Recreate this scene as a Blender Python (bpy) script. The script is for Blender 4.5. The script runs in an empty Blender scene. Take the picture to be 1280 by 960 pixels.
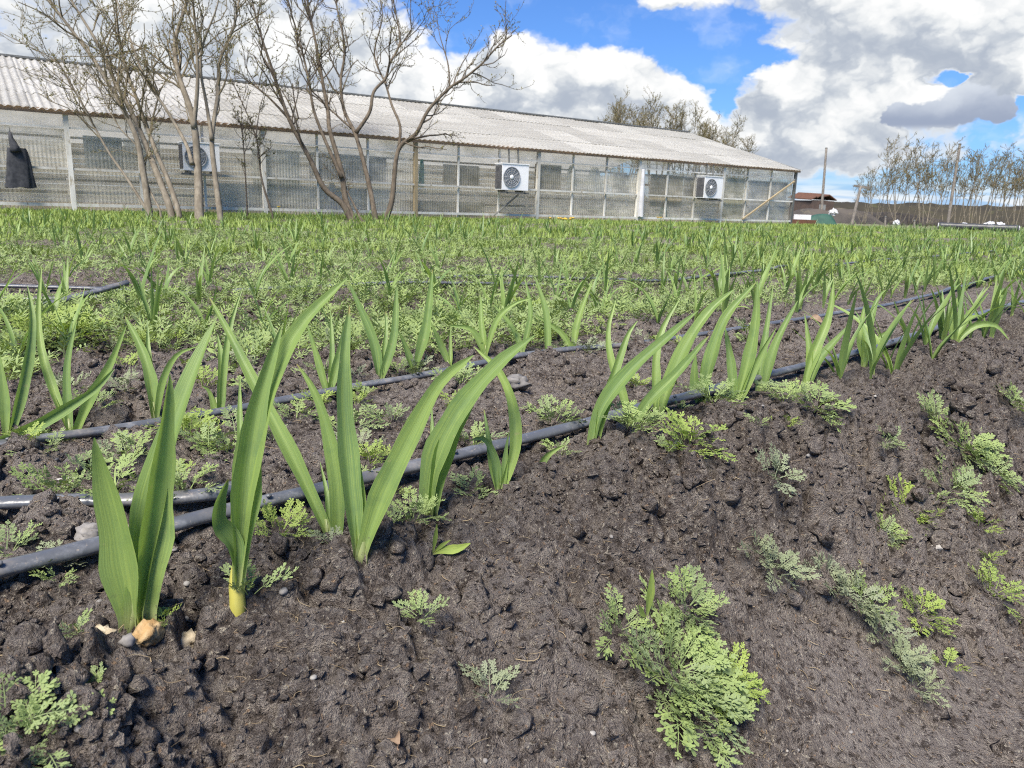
import bpy, math, random
import numpy as np
from mathutils import Vector, Matrix

scene = bpy.context.scene
COL = scene.collection
random.seed(7)
RNG = np.random.default_rng(11)

# ---------------------------------------------------------------- camera
CAM_H, FPX = 0.42, 950.0                     # eye height above the bed, focal length in photo pixels
PITCH, ROLL = math.radians(13.4), math.radians(1.9)
_F = np.array([0, math.cos(PITCH), -math.sin(PITCH)])
_U0 = np.array([0, math.sin(PITCH), math.cos(PITCH)])
_R0 = np.array([1.0, 0, 0])
_R = _R0 * math.cos(ROLL) + _U0 * math.sin(ROLL)
_U = -_R0 * math.sin(ROLL) + _U0 * math.cos(ROLL)
EYE = np.array([0, 0, CAM_H])
cam = bpy.data.cameras.new('camera')
cam.lens = 36 * FPX / 1280
cam.sensor_width = 36
cam.clip_start, cam.clip_end = 0.02, 6000
cam.dof.use_dof = True
cam.dof.focus_distance = 1.25
cam.dof.aperture_fstop = 15.0
camo = bpy.data.objects.new('camera', cam)
COL.objects.link(camo)
camo.matrix_world = Matrix(((_R[0], _U[0], -_F[0], 0), (_R[1], _U[1], -_F[1], 0),
                            (_R[2], _U[2], -_F[2], CAM_H), (0, 0, 0, 1)))
scene.camera = camo


def ray(x, y):
    return _F * FPX + _R * (x - 640) - _U * (y - 480)


def at(x, y, depth):
    return EYE + ray(x, y) * (depth / FPX)


def in_view(P, margin=60):
    v = P - EYE
    d = v @ _F
    dd = np.maximum(d, 1e-3)
    px, py = 640 + FPX * (v @ _R) / dd, 480 - FPX * (v @ _U) / dd
    return (d > 0.1) & (px > -margin) & (px < 1280 + margin) & (py < 960 + margin * 2), d


# ---------------------------------------------------------------- node helpers
class NT:
    def __init__(self, tree):
        self.t = tree
        self.n, self.l = tree.nodes, tree.links

    def new(self, typ, **kw):
        nd = self.n.new(typ)
        for k, v in kw.items():
            setattr(nd, k, v)
        return nd

    def put(self, sock, v):
        if isinstance(v, bpy.types.NodeSocket):
            self.l.new(v, sock)
        elif v is not None:
            sock.default_value = v

    def math(self, op, a, b=None, c=None, clamp=False):
        nd = self.new('ShaderNodeMath', operation=op, use_clamp=clamp)
        for i, v in enumerate((a, b, c)):
            if v is not None:
                self.put(nd.inputs[i], v)
        return nd.outputs[0]

    def vmath(self, op, a, b=None, out=0):
        nd = self.new('ShaderNodeVectorMath', operation=op)
        self.put(nd.inputs[0], a)
        if b is not None:
            self.put(nd.inputs[1], b)
        return nd.outputs[out]

    def step(self, v, lo, hi, a=0.0, b=1.0):
        nd = self.new('ShaderNodeMapRange', interpolation_type='SMOOTHSTEP')
        for i, q in enumerate((v, lo, hi, a, b)):
            self.put(nd.inputs[i], q)
        return nd.outputs[0]

    def mix(self, f, a, b, blend='MIX'):
        nd = self.new('ShaderNodeMix', data_type='RGBA', blend_type=blend)
        self.put(nd.inputs[0], f)
        self.put(nd.inputs[6], a)
        self.put(nd.inputs[7], b)
        return nd.outputs[2]

    def noise(self, vec, scale, detail=4, rough=0.55, dist=0.0, out=0):
        nd = self.new('ShaderNodeTexNoise')
        self.put(nd.inputs['Vector'], vec)
        nd.inputs['Scale'].default_value = scale
        nd.inputs['Detail'].default_value = detail
        nd.inputs['Roughness'].default_value = rough
        nd.inputs['Distortion'].default_value = dist
        return nd.outputs[out]

    def voronoi(self, vec, scale, detail=0, rough=0.5, feature='F1', out=0):
        nd = self.new('ShaderNodeTexVoronoi', feature=feature)
        self.put(nd.inputs['Vector'], vec)
        nd.inputs['Scale'].default_value = scale
        nd.inputs['Detail'].default_value = detail
        nd.inputs['Roughness'].default_value = rough
        return nd.outputs[out]

    def ramp(self, f, stops):
        nd = self.new('ShaderNodeValToRGB')
        self.put(nd.inputs[0], f)
        el = nd.color_ramp.elements
        while len(el) < len(stops):
            el.new(0.5)
        for e, (p, c) in zip(el, stops):
            e.position = p
            e.color = (c[0], c[1], c[2], 1)
        return nd.outputs[0]


# ---------------------------------------------------------------- world: daylight sky with broken cumulus
SUN_EL, SUN_AZ = math.radians(56), math.radians(-157)    # azimuth measured clockwise from the viewing direction
world = bpy.data.worlds.new('World')
scene.world = world
world.use_nodes = True
world.cycles.sampling_method = 'MANUAL'
world.cycles.sample_map_resolution = 256
W = NT(world.node_tree)
W.n.clear()
wout = W.new('ShaderNodeOutputWorld')
bg = W.new('ShaderNodeBackground')
bg.inputs[1].default_value = 0.12
W.l.new(bg.outputs[0], wout.inputs[0])
sky = W.new('ShaderNodeTexSky', sky_type='NISHITA')
sky.sun_disc = False
sky.sun_elevation = SUN_EL
sky.sun_rotation = SUN_AZ
sky.air_density = 1.0
sky.dust_density = 0.6
sky.ozone_density = 2.2
tc = W.new('ShaderNodeTexCoord')
sep = W.new('ShaderNodeSeparateXYZ')
W.l.new(tc.outputs['Generated'], sep.inputs[0])
az = W.math('MULTIPLY', W.math('ARCTAN2', sep.outputs[0], sep.outputs[1]), 57.2958)
el = W.math('MULTIPLY', W.math('ARCSINE', sep.outputs[2]), 57.2958)

# (azimuth, elevation, radius az, radius el, weight) in degrees: heaps of cloud and the blue gaps between them
SKY_TINT = (0.235, 0.375, 0.61)
HEAPS = [(-1.0, 8.3, 2.6, 2.4, .95), (-0.9, 10.4, 1.5, 1.4, .6), (3.4, 8.6, 4.0, 1.9, .7), (6.2, 9.4, 2.4, 1.6, .6),
         (9.3, 7.9, 3.4, 1.7, .75), (3.0, 5.0, 9.0, 2.6, .8), (12.0, 4.6, 4.0, 2.4, .5),
         (18.4, 8.0, 3.0, 2.1, .75), (23.0, 7.2, 6.0, 3.2, .8), (19.0, 4.0, 7.5, 2.4, .7), (27.5, 11.6, 10.0, 2.2, .8),
         (10.2, 13.6, 4.0, .9, .9), (19, 13.4, 4.5, 1.6, .7), (-22.0, 8.5, 17.0, 7.0, 1.0), (-7.5, 6.5, 5.0, 3.2, .8), (36, 5, 6, 3, .5), (31, 8.5, 5, 2.2, .7),
         (2.2, 13.2, 5.2, 1.5, -1.0), (9.8, 11.6, 3.0, 0.9, -.8), (13.2, 10.2, 2.0, 1.3, -1.2), (14.1, 7.6, .75, 1.7, -1.1), (6.5, 11.9, 3.0, .8, -.7),
         (27.8, 8.35, .9, .38, -1.7), (32.4, 6.7, .7, .5, -1.6), (-4.6, 12.2, 2.4, 2.2, -.85), (16.3, 9.9, 1.8, .45, -.8),
         (28, 1.6, 11, .8, -.55)]


cmb = W.new('ShaderNodeCombineXYZ')
W.put(cmb.inputs[0], az)
W.put(cmb.inputs[1], W.math('MULTIPLY', el, 1.35))
p0 = cmb.outputs[0]
wob = W.vmath('SUBTRACT', W.noise(p0, 0.45, 4, 0.6, out=1), (0.5, 0.5, 0.5))
wob = W.vmath('MULTIPLY', wob, (2.6, 1.9, 0))


def cloud_field(p, tot):
    for a, e, ra, re, wt in HEAPS:
        nd = W.new('ShaderNodeVectorMath', operation='MULTIPLY_ADD')
        W.put(nd.inputs[0], p)
        nd.inputs[1].default_value = (1 / ra, 1 / (re * 1.35), 0)
        nd.inputs[2].default_value = (-a / ra, -e / re, 0)
        g = W.math('POWER', 0.36788, W.vmath('DOT_PRODUCT', nd.outputs[0], nd.outputs[0], out=1))
        tot = W.math('MULTIPLY_ADD', g, wt, tot)
    return tot


pw = W.vmath('ADD', p0, wob)
wide = W.math('MULTIPLY_ADD', W.noise(p0, 0.075, 2, 0.5), 0.9, -0.32)
vor = W.voronoi(pw, 0.5, 2.0, 0.6)
d0 = W.math('MULTIPLY_ADD', W.math('SUBTRACT', 0.5, vor), 0.36, cloud_field(pw, wide))
d1 = cloud_field(W.vmath('ADD', pw, (0.35, 1.0, 0)), wide)
mask = W.step(d0, 0.16, 0.54)
mott = W.math('SUBTRACT', W.noise(pw, 0.26, 4, 0.52), 0.5)
rim = W.math('MULTIPLY', W.math('SUBTRACT', d0, d1), 1.5)
body = W.step(W.math('MULTIPLY_ADD', mott, 2.2, W.math('MULTIPLY', rim, 0.8)), -0.72, 0.30)
thin = W.step(d0, 0.75, 0.40)
lum = W.math('MAXIMUM', body, W.math('MULTIPLY', thin, 0.6))
cloud = W.ramp(lum, [(0.0, (.44, .495, .59)), (0.35, (.60, .645, .71)), (0.65, (.82, .845, .87)), (1.0, (1, 1, 1))])
cloud = W.vmath('MULTIPLY', cloud, (3.75, 3.75, 3.72))
blue = W.mix(1.0, sky.outputs[0], (SKY_TINT[0], SKY_TINT[1], SKY_TINT[2], 1), 'MULTIPLY')
veil = W.math('MULTIPLY', W.step(mott, 0.0, 0.25), 0.25)
blue = W.mix(veil, blue, (3.9, 4.1, 4.4, 1))
skyc = W.mix(mask, blue, cloud)
# one darker flat-bottomed cloud drifting in front of the bright ones
cmb2 = W.new('ShaderNodeCombineXYZ')
W.put(cmb2.inputs[0], az)
W.put(cmb2.inputs[1], el)
pd = W.vmath('ADD', cmb2.outputs[0], W.vmath('MULTIPLY', wob, (0.95, 0.8, 0)))
dk = None
for a, e, ra, re in [(25.3, 6.3, 1.3, .85), (27.0, 6.2, 2.0, 1.0), (28.9, 6.9, 1.9, 1.35), (30.6, 6.5, 1.3, .9)]:
    q = W.vmath('MULTIPLY', W.vmath('SUBTRACT', pd, (a, e, 0)), (1 / ra, 1 / re, 0))
    g = W.math('EXPONENT', W.math('MULTIPLY', W.vmath('DOT_PRODUCT', q, q, out=1), -1.0))
    dk = g if dk is None else W.math('MAXIMUM', dk, g)
flat = W.step(el, 5.2, 5.75)
dmask = W.math('MULTIPLY', W.step(dk, 0.36, 0.50), flat)
dcol = W.mix(W.step(W.math('MULTIPLY_ADD', mott, 2.4, el), 5.9, 8.0), (1.3, 1.52, 2.0, 1), (2.6, 2.8, 3.1, 1))
skyc = W.mix(dmask, skyc, dcol)
hz = W.step(el, 2.9, 0.8)
hzc = W.mix(W.step(W.noise(W.vmath('MULTIPLY', cmb2.outputs[0], (0.16, 1.5, 0)), 1.0, 3, 0.55), 0.40, 0.58),
            (1.6, 2.35, 3.4, 1), (3.5, 3.6, 3.72, 1))
skyc = W.mix(W.math('MULTIPLY', hz, 0.85), skyc, hzc)
W.l.new(skyc, bg.inputs[0])

# ---------------------------------------------------------------- sun (veiled by cloud: soft) and exposure
sun = bpy.data.lights.new('sun', 'SUN')
sun.energy = 3.6
sun.angle = math.radians(24)
sun.color = (1.0, 0.93, 0.82)
suno = bpy.data.objects.new('sun', sun)
COL.objects.link(suno)
sd = Vector((math.sin(SUN_AZ) * math.cos(SUN_EL), math.cos(SUN_AZ) * math.cos(SUN_EL), math.sin(SUN_EL)))
suno.rotation_euler = sd.to_track_quat('Z', 'Y').to_euler()
suno.location = (3, -3, 8)
vs = scene.view_settings
vs.view_transform, vs.look = 'Standard', 'None'
vs.exposure, vs.gamma, vs.use_curve_mapping = 1.2, 1.0, False
scene.cycles.filter_width = 1.0
scene.cycles.use_denoising = False          # keeps the fine grain of soil and leaves
scene.cycles.use_adaptive_sampling = True
scene.cycles.adaptive_threshold = 0.012
scene.cycles.max_bounces = 6
scene.cycles.transparent_max_bounces = 24
scene.cycles.caustics_reflective = scene.cycles.caustics_refractive = False

# ================================================================ numpy noise and mesh helpers
def _hash(ix, iy, seed):
    h = (ix.astype(np.int64) * 374761393 + iy.astype(np.int64) * 668265263 + seed * 974634777) & 0xFFFFFFFF
    h = ((h ^ (h >> 13)) * 1274126177) & 0xFFFFFFFF
    h = ((h ^ (h >> 16)) * 2246822519) & 0xFFFFFFFF
    return ((h ^ (h >> 15)) & 0xFFFFFF) / float(0x1000000)


def vnoise(x, y, seed=0):
    ix, iy = np.floor(x), np.floor(y)
    fx, fy = x - ix, y - iy
    ux, uy = fx * fx * fx * (fx * (fx * 6 - 15) + 10), fy * fy * fy * (fy * (fy * 6 - 15) + 10)
    a, b = _hash(ix, iy, seed), _hash(ix + 1, iy, seed)
    c, d = _hash(ix, iy + 1, seed), _hash(ix + 1, iy + 1, seed)
    return (a + (b - a) * ux) * (1 - uy) + (c + (d - c) * ux) * uy


def fbm(x, y, seed=0, oct=4, gain=0.5):
    t, a, n = 0.0, 1.0, 0.0
    for o in range(oct):
        t = t + a * vnoise(x * 2.03 ** o + o * 17.3, y * 2.03 ** o - o * 9.1, seed + o)
        n += a
        a *= gain
    return t / n


def lumps(x, y, seed=0):
    """rounded heaps: a dome round each jittered cell point, of uneven size"""
    ix, iy = np.floor(x), np.floor(y)
    best = np.zeros_like(x)
    for dx in (-1, 0, 1):
        for dy in (-1, 0, 1):
            cx, cy = ix + dx, iy + dy
            jx, jy = cx + _hash(cx, cy, seed), cy + _hash(cx, cy, seed + 1)
            r = 0.45 + 0.55 * _hash(cx, cy, seed + 2)
            d2 = ((x - jx) ** 2 + (y - jy) ** 2) / (r * r)
            best = np.maximum(best, np.sqrt(np.clip(1 - d2, 0, 1)) * r)
    return best


def crevice(x, y, seed=0):
    """1 along the crooked joints between blocks of earth, 0 inside them"""
    ix, iy = np.floor(x), np.floor(y)
    f1, f2 = np.full_like(x, 9.0), np.full_like(x, 9.0)
    for dx in (-1, 0, 1):
        for dy in (-1, 0, 1):
            cx, cy = ix + dx, iy + dy
            d = np.hypot(x - cx - _hash(cx, cy, seed), y - cy - _hash(cx, cy, seed + 1))
            f2 = np.minimum(f2, np.maximum(f1, d))
            f1 = np.minimum(f1, d)
    return 1 - sstep(0.0, 0.22, f2 - f1)


def sstep(a, b, x):
    t = np.clip((x - a) / (b - a), 0, 1)
    return t * t * (3 - 2 * t)


# rows run along u; s is the distance across the rows (s = 0 under the camera, negative into the field)
ROW_A = math.radians(46.8)
EU = np.array([math.sin(ROW_A), math.cos(ROW_A)])
ES = np.array([math.cos(ROW_A), -math.sin(ROW_A)])


def us(x, y):
    return x * EU[0] + y * EU[1], x * ES[0] + y * ES[1]


def xy(u, s):
    return u * EU[0] + s * ES[0], u * EU[1] + s * ES[1]


def ground_base(x, y):
    u, s = us(x, y)
    wig = 0.06 * (vnoise(u * 2.2, s * 0.5, 91) - 0.5) + 0.05 * (vnoise(u * 0.7, s * 0.3, 92) - 0.5)
    z = -0.25 * sstep(-0.73, -0.17, s + wig) + 0.25 * sstep(0.35, 1.2, s)
    z = z - 0.02 * np.exp(-((s + 1.2) / 0.13) ** 2) - 0.028 * sstep(-0.97, -0.80, s)
    far = sstep(-1.65, -1.8, s) * (1 - sstep(-9, -16, s) * 0.7)
    z = z - 0.055 * far * (0.5 - 0.5 * np.cos((s + 1.68) * 2 * math.pi / 1.3))
    return z


H1_U, H1_S = [-2, 0.1, 0.37, 0.6, 0.86, 1.11, 1.54, 2.2, 2.8, 4.2, 7, 14, 24], [-.93, -.932, -.944, -.94, -.94, -.94, -.955, -.95, -.96, -1.06, -1.15, -1.3, -1.5]
H2_U, H2_S = [-2, .17, .56, 1.1, 1.55, 1.85, 2.48, 3.3, 4.4, 7.4, 14, 26], [-1.4, -1.42, -1.41, -1.45, -1.49, -1.44, -1.41, -1.41, -1.44, -1.71, -2.3, -2.8]


def ground_z(x, y):
    x, y = np.asarray(x, float), np.asarray(y, float)
    u, s = us(x, y)
    r = np.hypot(x, y)
    z = ground_base(x, y)
    patch = fbm(u * 3.1, s * 3.1, 5, 3)
    smooth = np.clip(sstep(0.45, 0.56, fbm(u * 1.7 + 3, s * 2.6, 31, 3)) + 0.7 * np.exp(-((u - 0.85) / 0.4) ** 2 - ((s + 0.28) / 0.13) ** 2), 0, 1) * sstep(-0.62, -0.42, s)      # trodden, washed patches of the bank
    rough = (0.55 + 1.15 * sstep(0.36, 0.60, patch)) * (1 - 0.75 * smooth)
    edge = np.exp(-((s + 0.55) / 0.22) ** 2)
    rough = rough * (0.56 + 0.75 * edge)
    for hu, hs in ((H1_U, H1_S), (H2_U, H2_S)):           # the soil is raked level where the hoses lie
        rough = rough * (1 - 0.88 * np.exp(-((s - np.interp(u, hu, hs)) / 0.055) ** 2))
    rough = rough * (1 - 0.5 * np.exp(-((s + 0.85) / 0.06) ** 2) * sstep(1.4, 0.8, u))
    near = 1 - sstep(5, 14, r)
    wx = x + 0.02 * (fbm(x * 14, y * 14, 61, 3) - 0.5) * 2
    wy = y + 0.02 * (fbm(x * 14, y * 14, 71, 3) - 0.5) * 2
    z = z + 0.016 * (fbm(x * 9, y * 9, 3, 3) - 0.5) * 2 * rough
    z = z + rough * ((0.024 + 0.016 * edge) * lumps(wx * 12, wy * 12, 7) + near * (0.021 * lumps(wx * 27, wy * 27, 17) + 0.013 * lumps(wx * 62, wy * 62, 27)))
    wu, ws = u + 0.05 * (fbm(x * 11, y * 11, 63, 4) - 0.5) * 2, s + 0.05 * (fbm(x * 11, y * 11, 73, 4) - 0.5) * 2
    z = z - near * 0.034 * crevice(wu * 8, ws * 6.5, 83) * sstep(0.40, 0.55, fbm(u * 4 + 9, s * 4, 93, 2)) * np.clip(rough, 0.25, 1)
    z = z + near * 0.013 * (fbm(wx * 34, wy * 34, 57, 3, 0.55) - 0.5) * 2 * rough
    z = z + near * 0.007 * (fbm(x * 58, y * 58, 47, 2, 0.5) - 0.5) * 2 * (0.35 + rough)
    return z - 0.012


def gz(x, y):
    return float(ground_z(np.array([x]), np.array([y]))[0])


def gp(px, py):
    """the point of the ground seen at a photo pixel"""
    d = ray(px, py)
    z = 0.0
    for _ in range(12):
        t = (z - CAM_H) / d[2]
        P = EYE + d * t
        z = 0.5 * z + 0.5 * gz(P[0], P[1])
    return np.array([P[0], P[1], gz(P[0], P[1])])


def np_mesh(name, V, quads=None, tris=None, mats=(), smooth=True, tint=None, uv=None, midx=None):
    me = bpy.data.meshes.new(name)
    V = np.asarray(V, np.float32)
    q = np.asarray(quads if quads is not None and len(quads) else np.zeros((0, 4)), np.int32)
    t = np.asarray(tris if tris is not None and len(tris) else np.zeros((0, 3)), np.int32)
    me.vertices.add(len(V))
    me.vertices.foreach_set('co', V.ravel())
    me.loops.add(4 * len(q) + 3 * len(t))
    me.loops.foreach_set('vertex_index', np.concatenate([q.ravel(), t.ravel()]).astype(np.int32))
    me.polygons.add(len(q) + len(t))
    st = np.concatenate([np.arange(len(q)) * 4, 4 * len(q) + np.arange(len(t)) * 3]).astype(np.int32)
    me.polygons.foreach_set('loop_start', st)
    me.polygons.foreach_set('use_smooth', np.broadcast_to(np.asarray(smooth, bool), (len(st),)).copy())
    if midx is not None:
        me.polygons.foreach_set('material_index', np.asarray(midx, np.int32))
    if tint is not None:
        me.attributes.new('tint', 'FLOAT', 'POINT').data.foreach_set('value', np.asarray(tint, np.float32))
    if uv is not None:
        me.attributes.new('strip', 'FLOAT2', 'POINT').data.foreach_set('vector', np.asarray(uv, np.float32).ravel())
    me.update(calc_edges=True)
    me.validate()
    for m in mats:
        me.materials.append(m)
    return me


class MB:
    """collects shapes for ONE mesh"""
    def __init__(self):
        self.V, self.Q, self.T, self.tint, self.uv, self.mq, self.mt, self.n = [], [], [], [], [], [], [], 0

    def add(self, V, quads=None, tris=None, tint=0.5, uv=None, m=0):
        V = np.asarray(V, float).reshape(-1, 3)
        self.V.append(V)
        if quads is not None and len(quads):
            q = np.asarray(quads, int)
            self.Q.append(q + self.n)
            self.mq.append(np.full(len(q), m))
        if tris is not None and len(tris):
            t = np.asarray(tris, int)
            self.T.append(t + self.n)
            self.mt.append(np.full(len(t), m))
        self.tint.append(np.broadcast_to(np.asarray(tint, float), (len(V),)))
        self.uv.append(np.zeros((len(V), 2)) if uv is None else np.asarray(uv, float))
        self.n += len(V)
        return self

    def box(self, a, b, m=0, R=None, c=None):
        x0, y0, z0 = a
        x1, y1, z1 = b
        V = np.array([(x0, y0, z0), (x1, y0, z0), (x1, y1, z0), (x0, y1, z0), (x0, y0, z1), (x1, y0, z1), (x1, y1, z1), (x0, y1, z1)], float)
        if R is not None:
            V = (V - c) @ R.T + c
        return self.add(V, [(0, 3, 2, 1), (4, 5, 6, 7), (0, 1, 5, 4), (1, 2, 6, 5), (2, 3, 7, 6), (3, 0, 4, 7)], m=m)

    def tube(self, P, r, sides=6, m=0, tint=0.5, squash=1.0, cap=True):
        P = np.asarray(P, float)
        n = len(P)
        r = np.broadcast_to(np.asarray(r, float), (n,))
        T = np.gradient(P, axis=0)
        T /= np.linalg.norm(T, axis=1)[:, None] + 1e-12
        mean = P[-1] - P[0]
        ref = np.array([0, 0, 1.0]) if abs(mean[2]) < 0.75 * np.linalg.norm(mean) else np.array([1.0, 0.17, 0])
        S = np.cross(T, ref)
        S /= np.linalg.norm(S, axis=1)[:, None] + 1e-12
        N = np.cross(S, T)
        a = np.arange(sides) * 2 * math.pi / sides
        V = P[:, None, :] + r[:, None, None] * (np.cos(a)[None, :, None] * S[:, None, :] + squash * np.sin(a)[None, :, None] * N[:, None, :])
        i, k = np.meshgrid(np.arange(n - 1), np.arange(sides), indexing='ij')
        i, k = i.ravel(), k.ravel()
        k2 = (k + 1) % sides
        Q = np.stack([i * sides + k, i * sides + k2, (i + 1) * sides + k2, (i + 1) * sides + k], 1)
        V = V.reshape(-1, 3)
        tri = None
        if cap:
            V = np.concatenate([V, P[:1], P[-1:]])
            kk = np.arange(sides)
            tri = np.concatenate([np.stack([np.full(sides, n * sides), (kk + 1) % sides, kk], 1),
                                  np.stack([np.full(sides, n * sides + 1), (n - 1) * sides + kk, (n - 1) * sides + (kk + 1) % sides], 1)])
        return self.add(V, Q, tri, m=m, tint=tint)

    def mesh(self, name, mats, smooth=True):
        V = np.concatenate(self.V) if self.V else np.zeros((0, 3))
        Q = np.concatenate(self.Q) if self.Q else None
        T = np.concatenate(self.T) if self.T else None
        mi = np.concatenate([np.zeros(0)] + self.mq + self.mt)
        return np_mesh(name, V, Q, T, mats, smooth, np.concatenate(self.tint), np.concatenate(self.uv), mi)

    def build(self, name, mats, parent=None, smooth=True):
        return obj(name, self.mesh(name, mats if isinstance(mats, (list, tuple)) else [mats], smooth), parent)


def obj(name, me, parent=None):
    o = bpy.data.objects.new(name, me)
    COL.objects.link(o)
    if parent is not None:
        o.parent = parent
    return o


def tag(o, label=None, cat=None, group=None, kind=None):
    for k, v in (('label', label), ('category', cat), ('group', group), ('kind', kind)):
        if v:
            o[k] = v
    return o


def thing(name, loc, label, cat, group=None, rz=0.0):
    o = obj(name, None)
    o.empty_display_size = 0.05
    o.location = loc
    o.rotation_euler = (0, 0, rz)
    return tag(o, label, cat, group)


def spline(P, n):
    P = np.asarray(P, float)
    if len(P) == 2:
        t = np.linspace(0, 1, n)[:, None]
        return P[0] * (1 - t) + P[1] * t
    Q = np.concatenate([[2 * P[0] - P[1]], P, [2 * P[-1] - P[-2]]])
    L = np.concatenate([[0], np.cumsum(np.linalg.norm(np.diff(P, axis=0), axis=1))])
    out = []
    for d in np.linspace(0, L[-1], n):
        i = min(int(np.searchsorted(L, d, side='right')) - 1, len(P) - 2)
        t = (d - L[i]) / max(L[i + 1] - L[i], 1e-9)
        a, b, c, e = Q[i], Q[i + 1], Q[i + 2], Q[i + 3]
        out.append(0.5 * (2 * b + (c - a) * t + (2 * a - 5 * b + 4 * c - e) * t * t + (3 * b - a - 3 * c + e) * t ** 3))
    return np.array(out)


# ================================================================ materials
def material(name):
    m = bpy.data.materials.new(name)
    m.use_nodes = True
    t = NT(m.node_tree)
    t.n.clear()
    out = t.new('ShaderNodeOutputMaterial')
    return m, t, out


def principled(t, col, rough=0.8, spec=0.3, normal=None, **kw):
    p = t.new('ShaderNodeBsdfPrincipled')
    t.put(p.inputs['Base Color'], col)
    t.put(p.inputs['Roughness'], rough)
    p.inputs['Specular IOR Level'].default_value = spec
    if normal is not None:
        t.l.new(normal, p.inputs['Normal'])
    for k, v in kw.items():
        t.put(p.inputs[k], v)
    return p.outputs[0]


def bump(t, h, strength=0.5, dist=0.01):
    b = t.new('ShaderNodeBump')
    b.inputs['Strength'].default_value = strength
    b.inputs['Distance'].default_value = dist
    t.l.new(h, b.inputs['Height'])
    return b.outputs[0]


def wear_mat(name, a, b, scale=6, rough=0.7, spec=0.3, c=None, streak=(1, 1, 1), bumps=0.2, bdist=0.004, metal=0.0):
    """two-tone weathered surface; c is a third, sparser tone (dirt, rust, lichen)"""
    m, t, out = material(name)
    co = t.new('ShaderNodeTexCoord').outputs['Object']
    v = t.vmath('MULTIPLY', co, streak)
    oi = t.new('ShaderNodeObjectInfo').outputs['Random']
    v = t.vmath('ADD', v, t.vmath('MULTIPLY', oi, (37.0, 19.0, 53.0)))
    n1 = t.noise(v, scale, 6, 0.65)
    col = t.mix(t.step(n1, 0.35, 0.65), (*a, 1), (*b, 1))
    if c:
        n2 = t.noise(v, scale * 2.3, 5, 0.7)
        col = t.mix(t.step(n2, 0.56, 0.70), col, (*c, 1))
    hsv = t.new('ShaderNodeHueSaturation')
    t.put(hsv.inputs['Value'], t.math('MULTIPLY_ADD', oi, 0.3, 0.85))
    t.put(hsv.inputs['Color'], col)
    nrm = bump(t, n1, bumps, bdist) if bumps else None
    t.l.new(principled(t, hsv.outputs[0], rough, spec, nrm, Metallic=metal), out.inputs[0])
    return m


def soil_material():
    m, t, out = material('soil')
    pos = t.new('ShaderNodeNewGeometry').outputs['Position']
    big = t.noise(pos, 2.2, 4, 0.6)
    mid = t.noise(pos, 13, 5, 0.65)
    fine = t.noise(pos, 95, 5, 0.75)
    grit = t.noise(pos, 420, 3, 0.7)
    col = t.mix(t.step(mid, 0.36, 0.64), (0.171, 0.143, 0.126, 1), (0.278, 0.239, 0.209, 1))
    col = t.mix(t.math('MULTIPLY', t.step(big, 0.44, 0.60), 0.65), col, (0.364, 0.314, 0.277, 1))
    crumb = t.noise(pos, 46, 4, 0.7)
    col = t.mix(t.step(crumb, 0.52, 0.63), col, (0.385, 0.336, 0.293, 1))
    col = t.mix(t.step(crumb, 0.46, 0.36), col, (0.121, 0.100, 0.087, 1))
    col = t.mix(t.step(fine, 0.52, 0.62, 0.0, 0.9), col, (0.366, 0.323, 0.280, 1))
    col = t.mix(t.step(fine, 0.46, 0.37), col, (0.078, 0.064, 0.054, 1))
    col = t.mix(t.step(t.noise(pos, 190, 2, 0.5), 0.63, 0.69), col, (0.546, 0.488, 0.395, 1))      # chaff and grit
    col = t.mix(t.step(t.noise(t.vmath('ADD', pos, (3, 1, 2)), 150, 2, 0.5), 0.65, 0.72), col, (0.399, 0.283, 0.195, 1))
    across = t.vmath('DOT_PRODUCT', pos, (float(ES[0]), float(ES[1]), 0.0), out=1)
    moist = t.math('MULTIPLY', t.step(t.math('MULTIPLY_ADD', mid, 0.30, across), -0.22, -0.42), t.step(across, -1.05, -0.85))
    col = t.mix(t.math('MULTIPLY', moist, 0.20), col, (0.055, 0.046, 0.042, 1))      # freshly turned, still damp shoulder
    # seedlings and moss between the far rows, beyond the range of single plants
    d = t.vmath('LENGTH', pos, out=1)
    grn = t.math('MULTIPLY', t.step(t.noise(pos, 3.3, 5, 0.7), 0.42, 0.56), t.step(d, 4.0, 10.0))
    col = t.mix(t.math('MULTIPLY', grn, 0.85), col, (0.17, 0.22, 0.07, 1))
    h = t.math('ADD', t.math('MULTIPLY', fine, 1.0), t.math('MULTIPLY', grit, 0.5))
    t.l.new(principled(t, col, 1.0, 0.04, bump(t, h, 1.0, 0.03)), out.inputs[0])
    return m


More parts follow.
